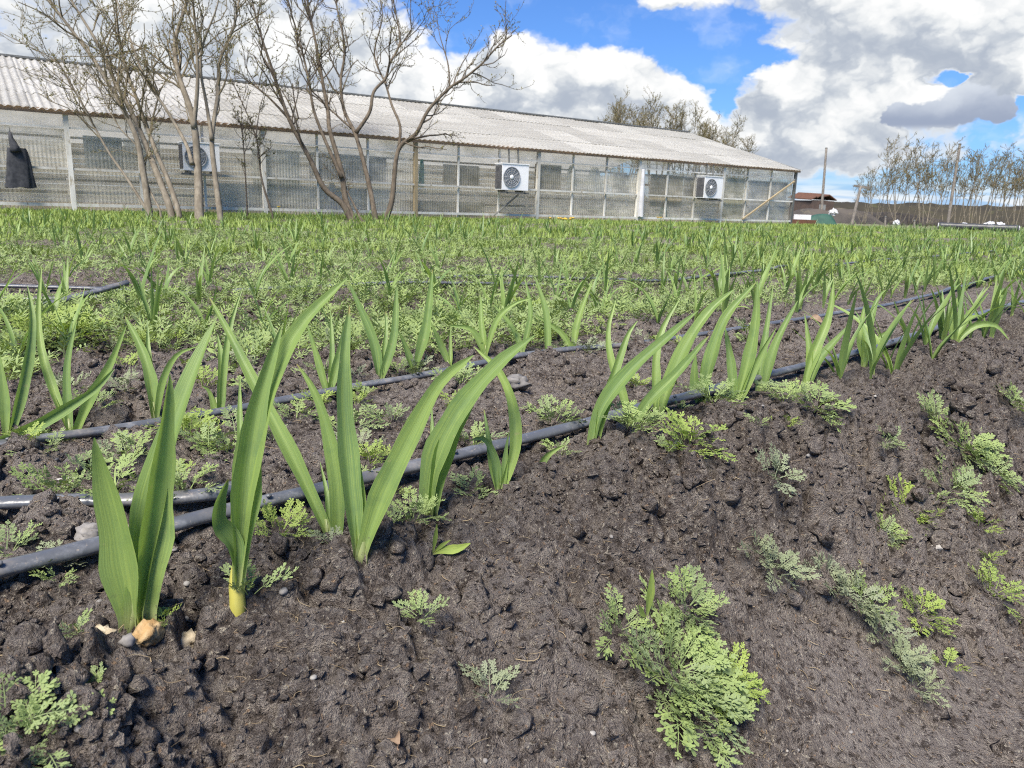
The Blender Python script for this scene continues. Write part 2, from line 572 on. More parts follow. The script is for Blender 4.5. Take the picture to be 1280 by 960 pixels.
def leaf_material(name, a, b, tip, vein=26.0, trans=0.28, rough=0.42):
    m, t, out = material(name)
    at_ = t.new('ShaderNodeAttribute', attribute_name='strip')
    sp = t.new('ShaderNodeSeparateXYZ')
    t.l.new(at_.outputs['Vector'], sp.inputs[0])
    tint = t.new('ShaderNodeAttribute', attribute_name='tint').outputs['Fac']
    oi = t.new('ShaderNodeObjectInfo').outputs['Random']
    pos = t.new('ShaderNodeTexCoord').outputs['Object']
    f = t.math('ADD', t.math('MULTIPLY', tint, 0.6), t.math('MULTIPLY', oi, 0.4))
    col = t.mix(f, (*a, 1), (*b, 1))
    cmb = t.new('ShaderNodeCombineXYZ')
    t.put(cmb.inputs[0], t.math('MULTIPLY', sp.outputs[0], vein))
    t.put(cmb.inputs[1], t.math('MULTIPLY', sp.outputs[1], 2.5))
    t.put(cmb.inputs[2], t.math('MULTIPLY', oi, 40.0))
    vn = t.noise(cmb.outputs[0], 1.0, 3, 0.6)
    col = t.mix(t.step(vn, 0.44, 0.66, 0.0, 0.45), col, (b[0] * 1.35, b[1] * 1.25, b[2] * 1.1, 1))
    blot = t.noise(t.vmath('ADD', pos, t.vmath('MULTIPLY', oi, (9, 9, 9))), 28, 3)
    col = t.mix(t.step(blot, 0.5, 0.72, 0.0, 0.35), col, (a[0] * 0.75, a[1] * 0.8, a[2] * 0.9, 1))
    tipf = t.step(t.math('ADD', sp.outputs[1], t.math('MULTIPLY', blot, 0.10)), t.math('MULTIPLY_ADD', oi, 0.12, 0.98), t.math('MULTIPLY_ADD', oi, 0.12, 1.06))
    col = t.mix(tipf, col, (*tip, 1))
    pale = t.step(sp.outputs[1], 0.14, 0.0)
    col = t.mix(t.math('MULTIPLY', pale, 0.75), col, (0.42, 0.45, 0.22, 1))
    mud = t.math('MULTIPLY', t.step(t.noise(pos, 130, 4, 0.7), 0.58, 0.68), t.step(sp.outputs[1], 0.35, 0.0))
    col = t.mix(t.math('MULTIPLY', mud, 0.8), col, (0.13, 0.105, 0.085, 1))
    spot = t.step(t.noise(pos, 75, 3, 0.6), 0.70, 0.76)
    col = t.mix(t.math('MULTIPLY', spot, 0.5), col, (0.36, 0.36, 0.16, 1))
    p = principled(t, col, rough, 0.45, bump(t, vn, 0.25, 0.002))
    tr = t.new('ShaderNodeBsdfTranslucent')
    t.put(tr.inputs[0], t.mix(1.0, col, (1.15, 1.2, 0.6, 1), 'MULTIPLY'))
    mx = t.new('ShaderNodeMixShader')
    mx.inputs[0].default_value = trans
    t.l.new(p, mx.inputs[1])
    t.l.new(tr.outputs[0], mx.inputs[2])
    t.l.new(mx.outputs[0], out.inputs[0])
    return m


def bark_material(name, a, b):
    m, t, out = material(name)
    co = t.new('ShaderNodeTexCoord').outputs['Object']
    n = t.noise(t.vmath('MULTIPLY', co, (1, 1, 0.35)), 14, 5, 0.7)
    col = t.mix(t.step(n, 0.35, 0.68), (*a, 1), (*b, 1))
    t.l.new(principled(t, col, 0.9, 0.15, bump(t, n, 0.6, 0.01)), out.inputs[0])
    return m


M = {}
M['soil'] = soil_material()
M['garlic'] = leaf_material('garlic_leaf', (0.145, 0.240, 0.088), (0.280, 0.385, 0.108), (0.34, 0.27, 0.09), 26.0, 0.38)
M['garlic_stem'] = leaf_material('garlic_stem', (0.36, 0.33, 0.06), (0.46, 0.42, 0.10), (0.20, 0.27, 0.06), 8, 0.1)
M['weed'] = leaf_material('weed_leaf', (0.21, 0.265, 0.135), (0.25, 0.33, 0.10), (0.2, 0.26, 0.1), 6, 0.22, 0.7)
M['weed_fresh'] = leaf_material('weed_leaf_fresh', (0.21, 0.29, 0.075), (0.28, 0.36, 0.08), (0.2, 0.3, 0.06), 6, 0.25, 0.65)
M['weed_grey'] = leaf_material('weed_leaf_grey', (0.21, 0.235, 0.16), (0.23, 0.27, 0.145), (0.2, 0.22, 0.12), 6, 0.18, 0.8)
M['straw'] = wear_mat('straw', (0.30, 0.24, 0.15), (0.20, 0.15, 0.095), 30, 0.85, 0.1, bumps=0)
M['dead_leaf'] = wear_mat('dead_leaf', (0.30, 0.22, 0.15), (0.20, 0.135, 0.09), 60, 0.8, 0.15)
M['pebble'] = wear_mat('pebble', (0.17, 0.16, 0.15), (0.25, 0.235, 0.22), 70, 0.75, 0.25, c=(0.14, 0.125, 0.11), bdist=0.002)
M['pebble_pale'] = wear_mat('pebble_pale', (0.36, 0.34, 0.31), (0.27, 0.255, 0.23), 80, 0.7, 0.3, c=(0.2, 0.17, 0.14), bdist=0.002)
M['ochre_stone'] = wear_mat('ochre_stone', (0.40, 0.25, 0.11), (0.46, 0.34, 0.19), 60, 0.85, 0.15, c=(0.25, 0.15, 0.07), bumps=0.8, bdist=0.004)
M['tan_stone'] = wear_mat('tan_stone', (0.40, 0.33, 0.22), (0.47, 0.40, 0.29), 60, 0.85, 0.15, c=(0.22, 0.17, 0.11), bumps=0.8, bdist=0.004)
M['bark'] = bark_material('bark', (0.16, 0.135, 0.10), (0.27, 0.235, 0.18))
M['bark_dark'] = bark_material('bark_dark', (0.085, 0.068, 0.050), (0.165, 0.135, 0.10))
M['twig'] = bark_material('twig', (0.14, 0.115, 0.075), (0.24, 0.20, 0.125))
M['bud'] = leaf_material('bud', (0.15, 0.138, 0.06), (0.24, 0.22, 0.085), (0.12, 0.12, 0.05), 3, 0.3, 0.7)


def hose_material():
    m, t, out = material('black_hose')
    co = t.new('ShaderNodeNewGeometry').outputs['Position']
    n = t.noise(co, 22, 5, 0.7)
    n2 = t.noise(co, 160, 3, 0.7)
    col = t.mix(t.step(n, 0.45, 0.75), (0.085, 0.090, 0.099, 1), (0.185, 0.193, 0.208, 1))
    col = t.mix(t.step(t.noise(co, 9, 4, 0.65), 0.52, 0.70, 0.0, 0.7), col, (0.205, 0.180, 0.155, 1))      # dust
    col = t.mix(t.step(t.math('ADD', n2, t.math('MULTIPLY', n, 0.5)), 0.84, 0.98), col, (0.22, 0.195, 0.17, 1))   # dried mud specks
    rg = t.step(n, 0.3, 0.7, 0.28, 0.46)
    t.l.new(principled(t, col, rg, 0.6, bump(t, t.noise(co, 38, 3, 0.5), 0.35, 0.006)), out.inputs[0])
    return m


M['hose'] = hose_material()

# ================================================================ the ground: one sheet to the horizon, finest where it is near
def build_ground():
    fine = np.radians(np.linspace(-47, 47, 520))
    rest = np.radians(np.linspace(47, 313, 54)[1:-1])
    ang = np.concatenate([fine, rest])
    rad = np.concatenate([np.geomspace(0.03, 0.33, 14)[:-1], np.geomspace(0.33, 4.5, 560)[:-1], np.geomspace(4.5, 11, 80)[:-1], np.geomspace(11, 60, 60)[:-1], np.geomspace(60, 4000, 34)])
    na, nr = len(ang), len(rad)
    A, Rr = np.meshgrid(ang, rad)
    X, Y = Rr * np.sin(A), Rr * np.cos(A)
    Z = np.zeros_like(X)
    m = Rr < 60
    Z[m] = ground_z(X[m], Y[m])
    Z[~m] = -0.02 + 0.06 * (vnoise(X[~m] * 0.05, Y[~m] * 0.05, 4) - 0.5)
    V = np.stack([X, Y, Z], -1).reshape(-1, 3)
    i, k = np.meshgrid(np.arange(nr - 1), np.arange(na), indexing='ij')
    i, k = i.ravel(), k.ravel()
    k2 = (k + 1) % na
    Q = np.stack([i * na + k, i * na + k2, (i + 1) * na + k2, (i + 1) * na + k], 1)[:, ::-1]
    V = np.concatenate([V, [[0, 0, Z[0].mean()]]])
    kk = np.arange(na)
    T = np.stack([(kk + 1) % na, kk, np.full(na, nr * na)], 1)[:, ::-1]
    return tag(obj('ground', np_mesh('ground', V, Q, T, [M['soil']])), kind='structure')


build_ground()


def ico(sub):
    import bmesh
    bm = bmesh.new()
    bmesh.ops.create_icosphere(bm, subdivisions=sub, radius=1.0)
    V = np.array([v.co[:] for v in bm.verts])
    F = np.array([[v.index for v in f.verts] for f in bm.faces])
    bm.free()
    return V, F


ICO1, ICO2, ICO3 = ico(1), ico(2), ico(3)


def rock(seed, base=ICO2, amp=0.35, flat=0.7):
    V, F = base
    r = 1 + amp * 2 * (fbm(V[:, 0] * 2.1 + seed * 3.1 + V[:, 2], V[:, 1] * 2.1 - V[:, 2] * 1.7 + seed, seed, 4, 0.65) - 0.5)
    sc = 1 + 0.35 * (np.array([_hash(np.array([seed]), np.array([k]), 5)[0] for k in range(3)]) - 0.5)
    return V * r[:, None] * sc * np.array([1, 1, flat]), F


def rot_mats(n, tilt=0.6):
    a = RNG.uniform(0, 2 * math.pi, n)
    b = RNG.normal(0, tilt, n)
    c = RNG.normal(0, tilt, n)
    ca, sa, cb, sb, cc, sc = np.cos(a), np.sin(a), np.cos(b), np.sin(b), np.cos(c), np.sin(c)
    o, z = np.ones(n), np.zeros(n)
    Rz = np.stack([np.stack([ca, -sa, z], -1), np.stack([sa, ca, z], -1), np.stack([z, z, o], -1)], 1)
    Rx = np.stack([np.stack([o, z, z], -1), np.stack([z, cb, -sb], -1), np.stack([z, sb, cb], -1)], 1)
    Ry = np.stack([np.stack([cc, z, sc], -1), np.stack([z, o, z], -1), np.stack([-sc, z, cc], -1)], 1)
    return Rz @ Rx @ Ry


def scatter_mesh(templates, P, size, tint=None, tilt=0.6, squash=None):
    """copies of (V, tris[, uv]) templates at points P, joined; returns V, T, tint, uv"""
    n = len(P)
    which = RNG.integers(0, len(templates), n)
    R = rot_mats(n, tilt)
    Vs, Ts, ti, uvs, off = [], [], [], [], 0
    tint = RNG.uniform(0, 1, n) if tint is None else tint
    for k, tp in enumerate(templates):
        ids = np.nonzero(which == k)[0]
        if not len(ids):
            continue
        V = np.einsum('nij,vj->nvi', R[ids], tp[0]) * np.asarray(size)[ids][:, None, None] + P[ids][:, None, :]
        nv = len(tp[0])
        Ts.append((tp[1][None] + (off + np.arange(len(ids)) * nv)[:, None, None]).reshape(-1, 3))
        Vs.append(V.reshape(-1, 3))
        ti.append(np.repeat(tint[ids], nv))
        uvs.append(np.tile(tp[2] if len(tp) > 2 else np.zeros((nv, 2)), (len(ids), 1)))
        off += len(ids) * nv
    return np.concatenate(Vs), np.concatenate(Ts), np.concatenate(ti), np.concatenate(uvs)


def sample_ground(n, rmin, rmax, amax=44, power=1.0):
    r = rmin + (rmax - rmin) * RNG.uniform(0, 1, n) ** power
    a = np.radians(RNG.uniform(-amax, amax, n))
    x, y = r * np.sin(a), r * np.cos(a)
    return x, y


KEEP_CLEAR = [(185, 798), (127, 806), (233, 797), (164, 803), (165, 772), (200, 815), (297, 757), (452, 692), (414, 680), (536, 643)]


# loose crumbs and clods of earth, thousands of them
def build_clods():
    x, y = sample_ground(38000, 0.45, 3.4, 39, 1.5)
    u, s = us(x, y)
    clumpy = fbm(u * 3.1, s * 3.1, 5, 3)
    smooth = np.clip(sstep(0.45, 0.56, fbm(u * 1.7 + 3, s * 2.6, 31, 3)) + 0.7 * np.exp(-((u - 0.85) / 0.4) ** 2 - ((s + 0.28) / 0.13) ** 2), 0, 1) * sstep(-0.62, -0.42, s)
    keep = RNG.uniform(0, 1, len(x)) < (0.25 + 1.1 * sstep(0.38, 0.6, clumpy)) * (1 - 0.85 * smooth)
    sx, sy = sample_ground(9000, 0.55, 3.2, 40, 1.2)                  # the broken shoulder of the bed
    ss = us(sx, sy)[1]
    k2 = RNG.uniform(0, 1, len(sx)) < np.exp(-((ss + 0.56) / 0.13) ** 2)
    x, y = np.concatenate([x[keep], sx[k2]]), np.concatenate([y[keep], sy[k2]])
    for (qx, qy) in KEEP_CLEAR:
        c = gp(qx, qy)
        far = np.hypot(x - c[0], y - c[1]) > 0.032
        x, y = x[far], y[far]
    r = np.hypot(x, y)
    size = np.clip(RNG.lognormal(-5.55, 0.55, len(x)), 0.0018, 0.018) * (0.75 + 0.25 * r)
    size = np.minimum(size, 0.024)
    P = np.stack([x, y, ground_z(x, y) + size * 0.12], 1)
    big = size > 0.0115
    V1, T1, _, _ = scatter_mesh([rock(k, ICO2, 0.95, 0.85) for k in range(16)], P[big], size[big])
    V2, T2, _, _ = scatter_mesh([rock(k + 40, ICO1, 0.9, 0.8) for k in range(8)], P[~big], size[~big])
    me = np_mesh('soil_clods', np.concatenate([V1, V2]), None, np.concatenate([T1, T2 + len(V1)]), [M['soil']], smooth=np.arange(len(T1) + len(T2)) < len(T1))
    tag(obj('soil_clods', me), 'loose crumbs and clods of dark earth over the beds', 'soil', kind='stuff')


build_clods()

# ================================================================ drip hoses
def hose(name, px, label, r=0.0125, end_extra=None, lift=None, knobs=0, off=(0, 0)):
    pts = []
    for k, (a, b) in enumerate(px):
        d = ray(a, b)
        t = (0.0 - CAM_H) / d[2]
        P = EYE + d * t
        if lift:
            P = at(a, b, lift[k][0])
        pts.append(P)
    pts = np.array(pts)
    if end_extra is not None:
        pts = np.concatenate([pts, [np.array([*xy(*e), 0]) for e in end_extra]])
    L = np.linalg.norm(np.diff(pts, axis=0), axis=1).sum()
    P = spline(pts, max(12, int(L / 0.035)))
    if not lift:
        zz = ground_z(P[:, 0], P[:, 1])
        kk = np.hanning(23) / np.hanning(23).sum()
        zz = np.convolve(np.pad(zz, 11, mode='edge'), kk, mode='valid')
        P[:, 2] = zz + r * 0.95 + 0.013
    n = len(P)
    P[:, 2] += 0.0025 * (fbm(np.arange(n) * 0.11, np.zeros(n), 8, 2) - 0.5) * 2
    sq = 0.60
    rr = r * 1.08 * (1 + 0.12 * (fbm(np.arange(n) * 0.6, np.zeros(n) + 4, 18, 2) - 0.5) * 2)
    root = thing(name, tuple(P[n // 2]), label, 'hose', 'black drip hoses')
    mb = MB().tube(P - P[n // 2], rr, 12, squash=sq)
    mb.build('tube', M['hose'], root)
    if knobs:
        k = 6
        while k < n and k * 0.035 < 5:
            c = P[k] - P[n // 2] + np.array([0.004, -0.008, r * 0.8])
            V, F = ICO1
            MB().add(V * np.array([0.0045, 0.0045, 0.003]) + c, None, F).build('emitter', M['hose'], root)
            k += knobs
    return root


hose('drip_hose', [(-330, 800), (-120, 758), (0, 725), (150, 686), (300, 645), (480, 600), (640, 560), (760, 530), (900, 490), (1050, 450), (1140, 425)],
     'black drip hose running between the tall garlic of the bed edge', 0.0135, [(4.2, -1.06), (7, -1.15), (14, -1.3), (24, -1.5)], knobs=9)
hose('drip_hose', [(-200, 600), (0, 565), (150, 545), (300, 518), (430, 492), (560, 470), (700, 442), (800, 433), (940, 412), (1060, 392), (1160, 372), (1280, 340)],
     'second black drip hose, behind the bare soil strip', 0.0115, [(14, -2.3), (26, -2.8)], knobs=12)
hose('drip_hose', [(-160, 655), (0, 650), (90, 648), (180, 647), (262, 641), (300, 628)],
     'short black hose end lying against the front drip hose', 0.0125, None)
hose('drip_hose', [(-60, 412), (0, 395), (60, 380), (110, 367), (160, 353)],
     'black hose with its cut end lifted above the weeds', 0.017, None, lift=[(2.55,), (2.6,), (2.7,), (2.8,), (2.9,)])
hose('drip_hose', [(-100, 372), (150, 370), (310, 366), (460, 364), (610, 360), (720, 357)], 'thin black hose half hidden among the carpet of weeds', 0.013, None)
hose('drip_hose', [(-100, 356), (310, 356), (600, 352), (720, 354), (830, 351), (945, 341), (1040, 333)], 'black hose far into the field between garlic rows', 0.014, [(12, -3.0)])

# ================================================================ garlic
def ribbon(C, W_, hint, fold0=0.9, fold1=0.30, nacross=5, twist=0.0):
    """a strap leaf with a keel: centre line C (n,3), widths, a direction the face looks to"""
    n = len(C)
    T = np.gradient(C, axis=0)
    T /= np.linalg.norm(T, axis=1)[:, None] + 1e-12
    hint = np.broadcast_to(hint, C.shape)
    S = np.cross(T, hint)
    S /= np.linalg.norm(S, axis=1)[:, None] + 1e-12
    N = np.cross(S, T)
    tt = np.linspace(0, 1, n)
    if twist:
        a = twist * tt
        S, N = S * np.cos(a)[:, None] + N * np.sin(a)[:, None], N * np.cos(a)[:, None] - S * np.sin(a)[:, None]
    f = fold0 + (fold1 - fold0) * np.clip(tt * 2.2, 0, 1)
    a = np.linspace(-1, 1, nacross)
    V = C[:, None, :] + S[:, None, :] * (a[None, :, None] * W_[:, None, None] * 0.5) + N[:, None, :] * ((np.abs(a) ** 1.3)[None, :, None] * (f * W_ * 0.5)[:, None, None])
    i, k = np.meshgrid(np.arange(n - 1), np.arange(nacross - 1), indexing='ij')
    i, k = i.ravel(), k.ravel()
    Q = np.stack([i * nacross + k, i * nacross + k + 1, (i + 1) * nacross + k + 1, (i + 1) * nacross + k], 1)
    uv = np.stack([np.tile(a * 0.5 + 0.5, n), np.repeat(tt, nacross)], 1)
    return V.reshape(-1, 3), Q, uv


def width_profile(n, w, base=0.62, sharp=1.0, peak=0.38):
    t = np.linspace(0, 1, n)
    up = base + (1 - base) * sstep(0, peak, t)
    dn = np.where(t > peak, np.clip((1 - t) / (1 - peak), 0, 1) ** (0.80 * sharp), 1)
    return np.maximum(w * up * dn, 0.0012)


TRACED = [  # base pixel, then leaves: (centre line pixels, width px, lean away from the eye m, face turn, sharpness)
    ((165, 772), 'garlic plant with a stubby broad leaf, standing behind the ochre stones', [
        ([(166, 772), (160, 720), (146, 650), (130, 590), (118, 547)], 48, -0.05, -0.6, 0.8),
        ([(178, 765), (186, 690), (196, 600), (205, 530), (212, 468)], 44, -0.01, 0.35, 0.75),
        ([(172, 768), (184, 690), (205, 580), (238, 480), (271, 398)], 44, 0.05, -0.45, 0.7)]),
    ((297, 757), 'garlic plant with a bare yellow stalk and a long arching leaf', [
        ([(297, 722), (290, 680), (272, 655), (273, 628), (285, 599)], 26, -0.05, 0.5, 0.8),
        ([(298, 736), (309, 610), (332, 500), (375, 410), (434, 348)], 36, 0.02, -0.4, 0.7),
        ([(296, 736), (304, 610), (318, 520), (335, 460), (352, 408)], 38, 0.0, 0.45, 0.85),
        ([(299, 715), (301, 600), (300, 530), (300, 470)], 14, 0.05, 0.2, 0.9)]),
    ((414, 680), 'slim garlic plant with one very long thin leaf leaning left', [
        ([(415, 680), (372, 585), (318, 480), (287, 418), (262, 372)], 20, 0.05, 0.3, 0.75),
        ([(423, 682), (422, 600), (405, 520), (388, 480), (371, 455)], 22, 0.0, -0.3, 0.9),
        ([(413, 670), (409, 625), (400, 578)], 10, 0.03, 0.3, 0.9)]),
    ((452, 692), 'two-leaved garlic spread like a V in front of the hose', [
        ([(446, 690), (437, 600), (430, 510), (431, 440), (437, 383)], 27, 0.02, 0.3, 0.75),
        ([(455, 692), (478, 625), (515, 545), (550, 480), (592, 444)], 32, -0.03, -0.45, 0.7),
        ([(449, 690), (450, 620), (444, 560), (440, 520)], 14, 0.05, 0.1, 0.9)]),
    ((536, 643), 'garlic plant of two broad leaves bowing sideways together over the hose', [
        ([(536, 643), (543, 585), (572, 520), (620, 460), (669, 419)], 34, -0.02, -0.4, 0.7),
        ([(538, 640), (552, 570), (585, 500), (618, 465), (646, 440)], 26, 0.03, 0.4, 0.8),
        ([(541, 640), (541, 570), (540, 510)], 10, 0.05, 0.0, 0.8)]),
    ((626, 612), 'small wavy garlic plant behind the hose with a curled side leaf', [
        ([(627, 612), (643, 560), (640, 505), (622, 462), (593, 434)], 16, 0.03, 0.3, 0.7),
        ([(622, 610), (613, 560), (605, 512)], 11, 0.02, -0.2, 0.9),
        ([(621, 608), (617, 570), (604, 548), (586, 551)], 12, -0.02, 0.5, 0.8),
        ([(629, 612), (632, 570), (636, 540)], 9, 0.0, 0.0, 0.9)]),
    ((672, 589), 'single yellowish garlic shoot bent low over the soil', [
        ([(672, 589), (682, 572), (695, 562), (707, 556)], 9, -0.01, 0.3, 0.9)]),
    ((742, 559), 'garlic plant whose widest leaf slants far over its neighbours', [
        ([(740, 560), (753, 510), (790, 462), (832, 424), (873, 388)], 20, -0.03, -0.4, 0.7),
        ([(744, 558), (752, 515), (767, 470), (784, 420), (797, 401)], 15, 0.03, 0.35, 0.8)]),
    ((791, 534), 'garlic plant with one upright wavy leaf and one leaning leaf', [
        ([(788, 532), (777, 492), (762, 445), (760, 410), (770, 374)], 12, 0.04, 0.3, 0.75),
        ([(793, 535), (812, 502), (848, 465), (886, 420)], 16, -0.02, -0.4, 0.7)]),
    ((822, 527), 'garlic plant whose broad leaf points high above the second hose', [
        ([(824, 527), (836, 484), (861, 427), (890, 386), (919, 361)], 20, 0.0, -0.4, 0.7),
        ([(819, 525), (819, 480), (820, 443), (828, 410), (852, 369)], 12, 0.04, 0.3, 0.8)]),
    ((876, 503), 'garlic plant with a stub leaf and a tall leaning leaf', [
        ([(873, 503), (868, 474), (870, 442)], 14, -0.01, 0.2, 0.9),
        ([(879, 502), (890, 446), (908, 396), (945, 353)], 17, 0.0, -0.35, 0.75),
        ([(877, 500), (882, 455), (893, 420), (900, 402)], 12, 0.04, 0.2, 0.8)]),
    ((919, 500), 'garlic plant with a tall straight pale leaf between slanting ones', [
        ([(916, 500), (913, 452), (906, 408)], 13, 0.02, 0.3, 0.85),
        ([(922, 500), (935, 452), (944, 402), (947, 351)], 16, 0.0, -0.2, 0.75),
        ([(925, 500), (938, 470), (955, 435), (970, 410)], 11, -0.02, 0.3, 0.8)]),
    ((950, 488), 'thin garlic plant fanning behind the tall straight leaf', [
        ([(946, 489), (953, 440), (966, 358)], 10, 0.03, 0.2, 0.8),
        ([(955, 489), (969, 432), (997, 376)], 12, 0.0, -0.3, 0.75)]),
    ((1008, 483), 'garlic plant splayed in three beside the feathery weed mat', [
        ([(1004, 483), (1016, 443), (1035, 396), (1042, 352)], 14, 0.02, 0.3, 0.75),
        ([(1012, 483), (1025, 450), (1046, 425), (1066, 402)], 12, -0.02, -0.3, 0.8),
        ([(1009, 480), (1012, 440), (1006, 392)], 9, 0.03, 0.0, 0.8)]),
    ((1080, 458), 'garlic plant of crossing blades in the bed edge row, past the splayed one', [
        ([(1078, 458), (1083, 420), (1096, 375), (1108, 362)], 11, 0.02, 0.3, 0.8),
        ([(1082, 457), (1075, 420), (1083, 372)], 9, 0.02, 0.0, 0.8),
        ([(1080, 458), (1092, 430), (1118, 408)], 9, -0.02, -0.3, 0.8)]),
    ((1195, 429), 'garlic plant with an outer leaf arched down onto the bare bank', [
        ([(1194, 429), (1216, 408), (1243, 407), (1261, 425)], 9, -0.04, 0.5, 0.8),
        ([(1192, 429), (1190, 400), (1200, 365)], 9, 0.0, 0.2, 0.8),
        ([(1196, 428), (1210, 395), (1236, 366)], 9, 0.02, -0.3, 0.8)]),
    # the row behind the bare strip
    ((12, 546), 'garlic plant with an S-shaped leaf at the hose crossing bare dark clods', [
        ([(13, 546), (33, 460), (40, 400), (34, 357)], 14, 0.03, 0.3, 0.75),
        ([(8, 545), (7, 490), (-2, 436)], 12, 0.0, -0.2, 0.8)]),
    ((90, 547), 'garlic plant with four thin blades rising from the black clods', [
        ([(89, 546), (67, 490), (52, 440), (48, 390), (52, 334)], 11, 0.05, 0.3, 0.75),
        ([(88, 546), (84, 463), (96, 400)], 11, 0.02, 0.0, 0.8),
        ([(94, 546), (115, 496), (138, 457), (158, 407)], 14, -0.02, -0.3, 0.75),
        ([(86, 530), (72, 495), (62, 465)], 7, 0.03, 0.2, 0.8)]),
    ((-22, 566), 'garlic leaf sprawled flat across its neighbour beside the hose', [
        ([(-22, 560), (30, 540), (80, 512), (118, 487), (143, 461)], 17, 0.02, 0.5, 0.7)]),
    ((194, 524), 'garlic plant with a hooked side leaf behind the stubby broad leaf', [
        ([(193, 524), (187, 470), (174, 430), (156, 395)], 15, 0.02, 0.3, 0.75),
        ([(196, 522), (186, 450), (184, 400)], 9, 0.04, 0.0, 0.8),
        ([(197, 520), (205, 475), (222, 444), (247, 433)], 10, -0.03, -0.3, 0.8)]),
    ((272, 518), 'upright narrow garlic plant seen between the two tall front ones', [
        ([(275, 517), (277, 457), (272, 418)], 12, 0.02, 0.2, 0.8),
        ([(270, 517), (262, 490), (252, 482)], 8, -0.01, -0.2, 0.8),
        ([(276, 517), (282, 440), (290, 400), (303, 360)], 9, 0.04, 0.2, 0.8)]),
    ((411, 491), 'garlic plant leaning over the second hose toward the long V leaf', [
        ([(411, 491), (426, 437), (437, 384)], 12, 0.02, 0.3, 0.8),
        ([(409, 491), (398, 450), (384, 405)], 10, 0.0, -0.2, 0.8),
        ([(412, 490), (415, 440), (413, 388)], 8, 0.04, 0.0, 0.8)]),
    ((475, 474), 'garlic plant opened like a fork behind the second hose', [
        ([(474, 474), (465, 422), (436, 353)], 13, 0.0, 0.3, 0.75),
        ([(477, 474), (492, 422), (496, 357)], 12, 0.02, -0.2, 0.75),
        ([(476, 473), (482, 420), (482, 390)], 7, 0.04, 0.0, 0.8)]),
    ((518, 462), 'garlic plant with one tall leaf straight up past the fork', [
        ([(519, 462), (533, 408), (541, 337)], 13, 0.02, -0.2, 0.75),
        ([(515, 461), (505, 430), (497, 413)], 9, -0.02, 0.3, 0.8)]),
    ((562, 455), 'short garlic plant with two stubby blades by the second hose', [
        ([(560, 455), (548, 425), (538, 402)], 9, 0.0, 0.3, 0.8),
        ([(563, 454), (563, 412)], 6, 0.02, 0.0, 0.8)]),
    ((606, 444), 'garlic plant with leaves arching both ways beyond the second hose', [
        ([(606, 444), (602, 405), (601, 368)], 9, 0.03, 0.1, 0.8),
        ([(608, 444), (622, 400), (643, 380), (666, 372)], 8, 0.0, -0.4, 0.75),
        ([(604, 443), (590, 413), (562, 407)], 9, -0.02, 0.4, 0.75)]),
    ((652, 440), 'thin garlic plant with crossed wiry leaves beyond the second hose', [
        ([(651, 440), (640, 410), (616, 380)], 8, 0.0, 0.3, 0.8),
        ([(654, 440), (664, 390), (656, 345)], 8, 0.02, -0.2, 0.8)]),
    ((684, 446), 'single tall garlic blade right behind the second hose', [
        ([(684, 446), (682, 392), (668, 344)], 10, 0.02, 0.2, 0.75)]),
    ((718, 440), 'garlic plant with a long low leaf drooping left of its tall one', [
        ([(717, 440), (723, 400), (741, 350)], 9, 0.02, -0.2, 0.75),
        ([(714, 440), (700, 415), (668, 393)], 8, 0.0, 0.4, 0.75)]),
]


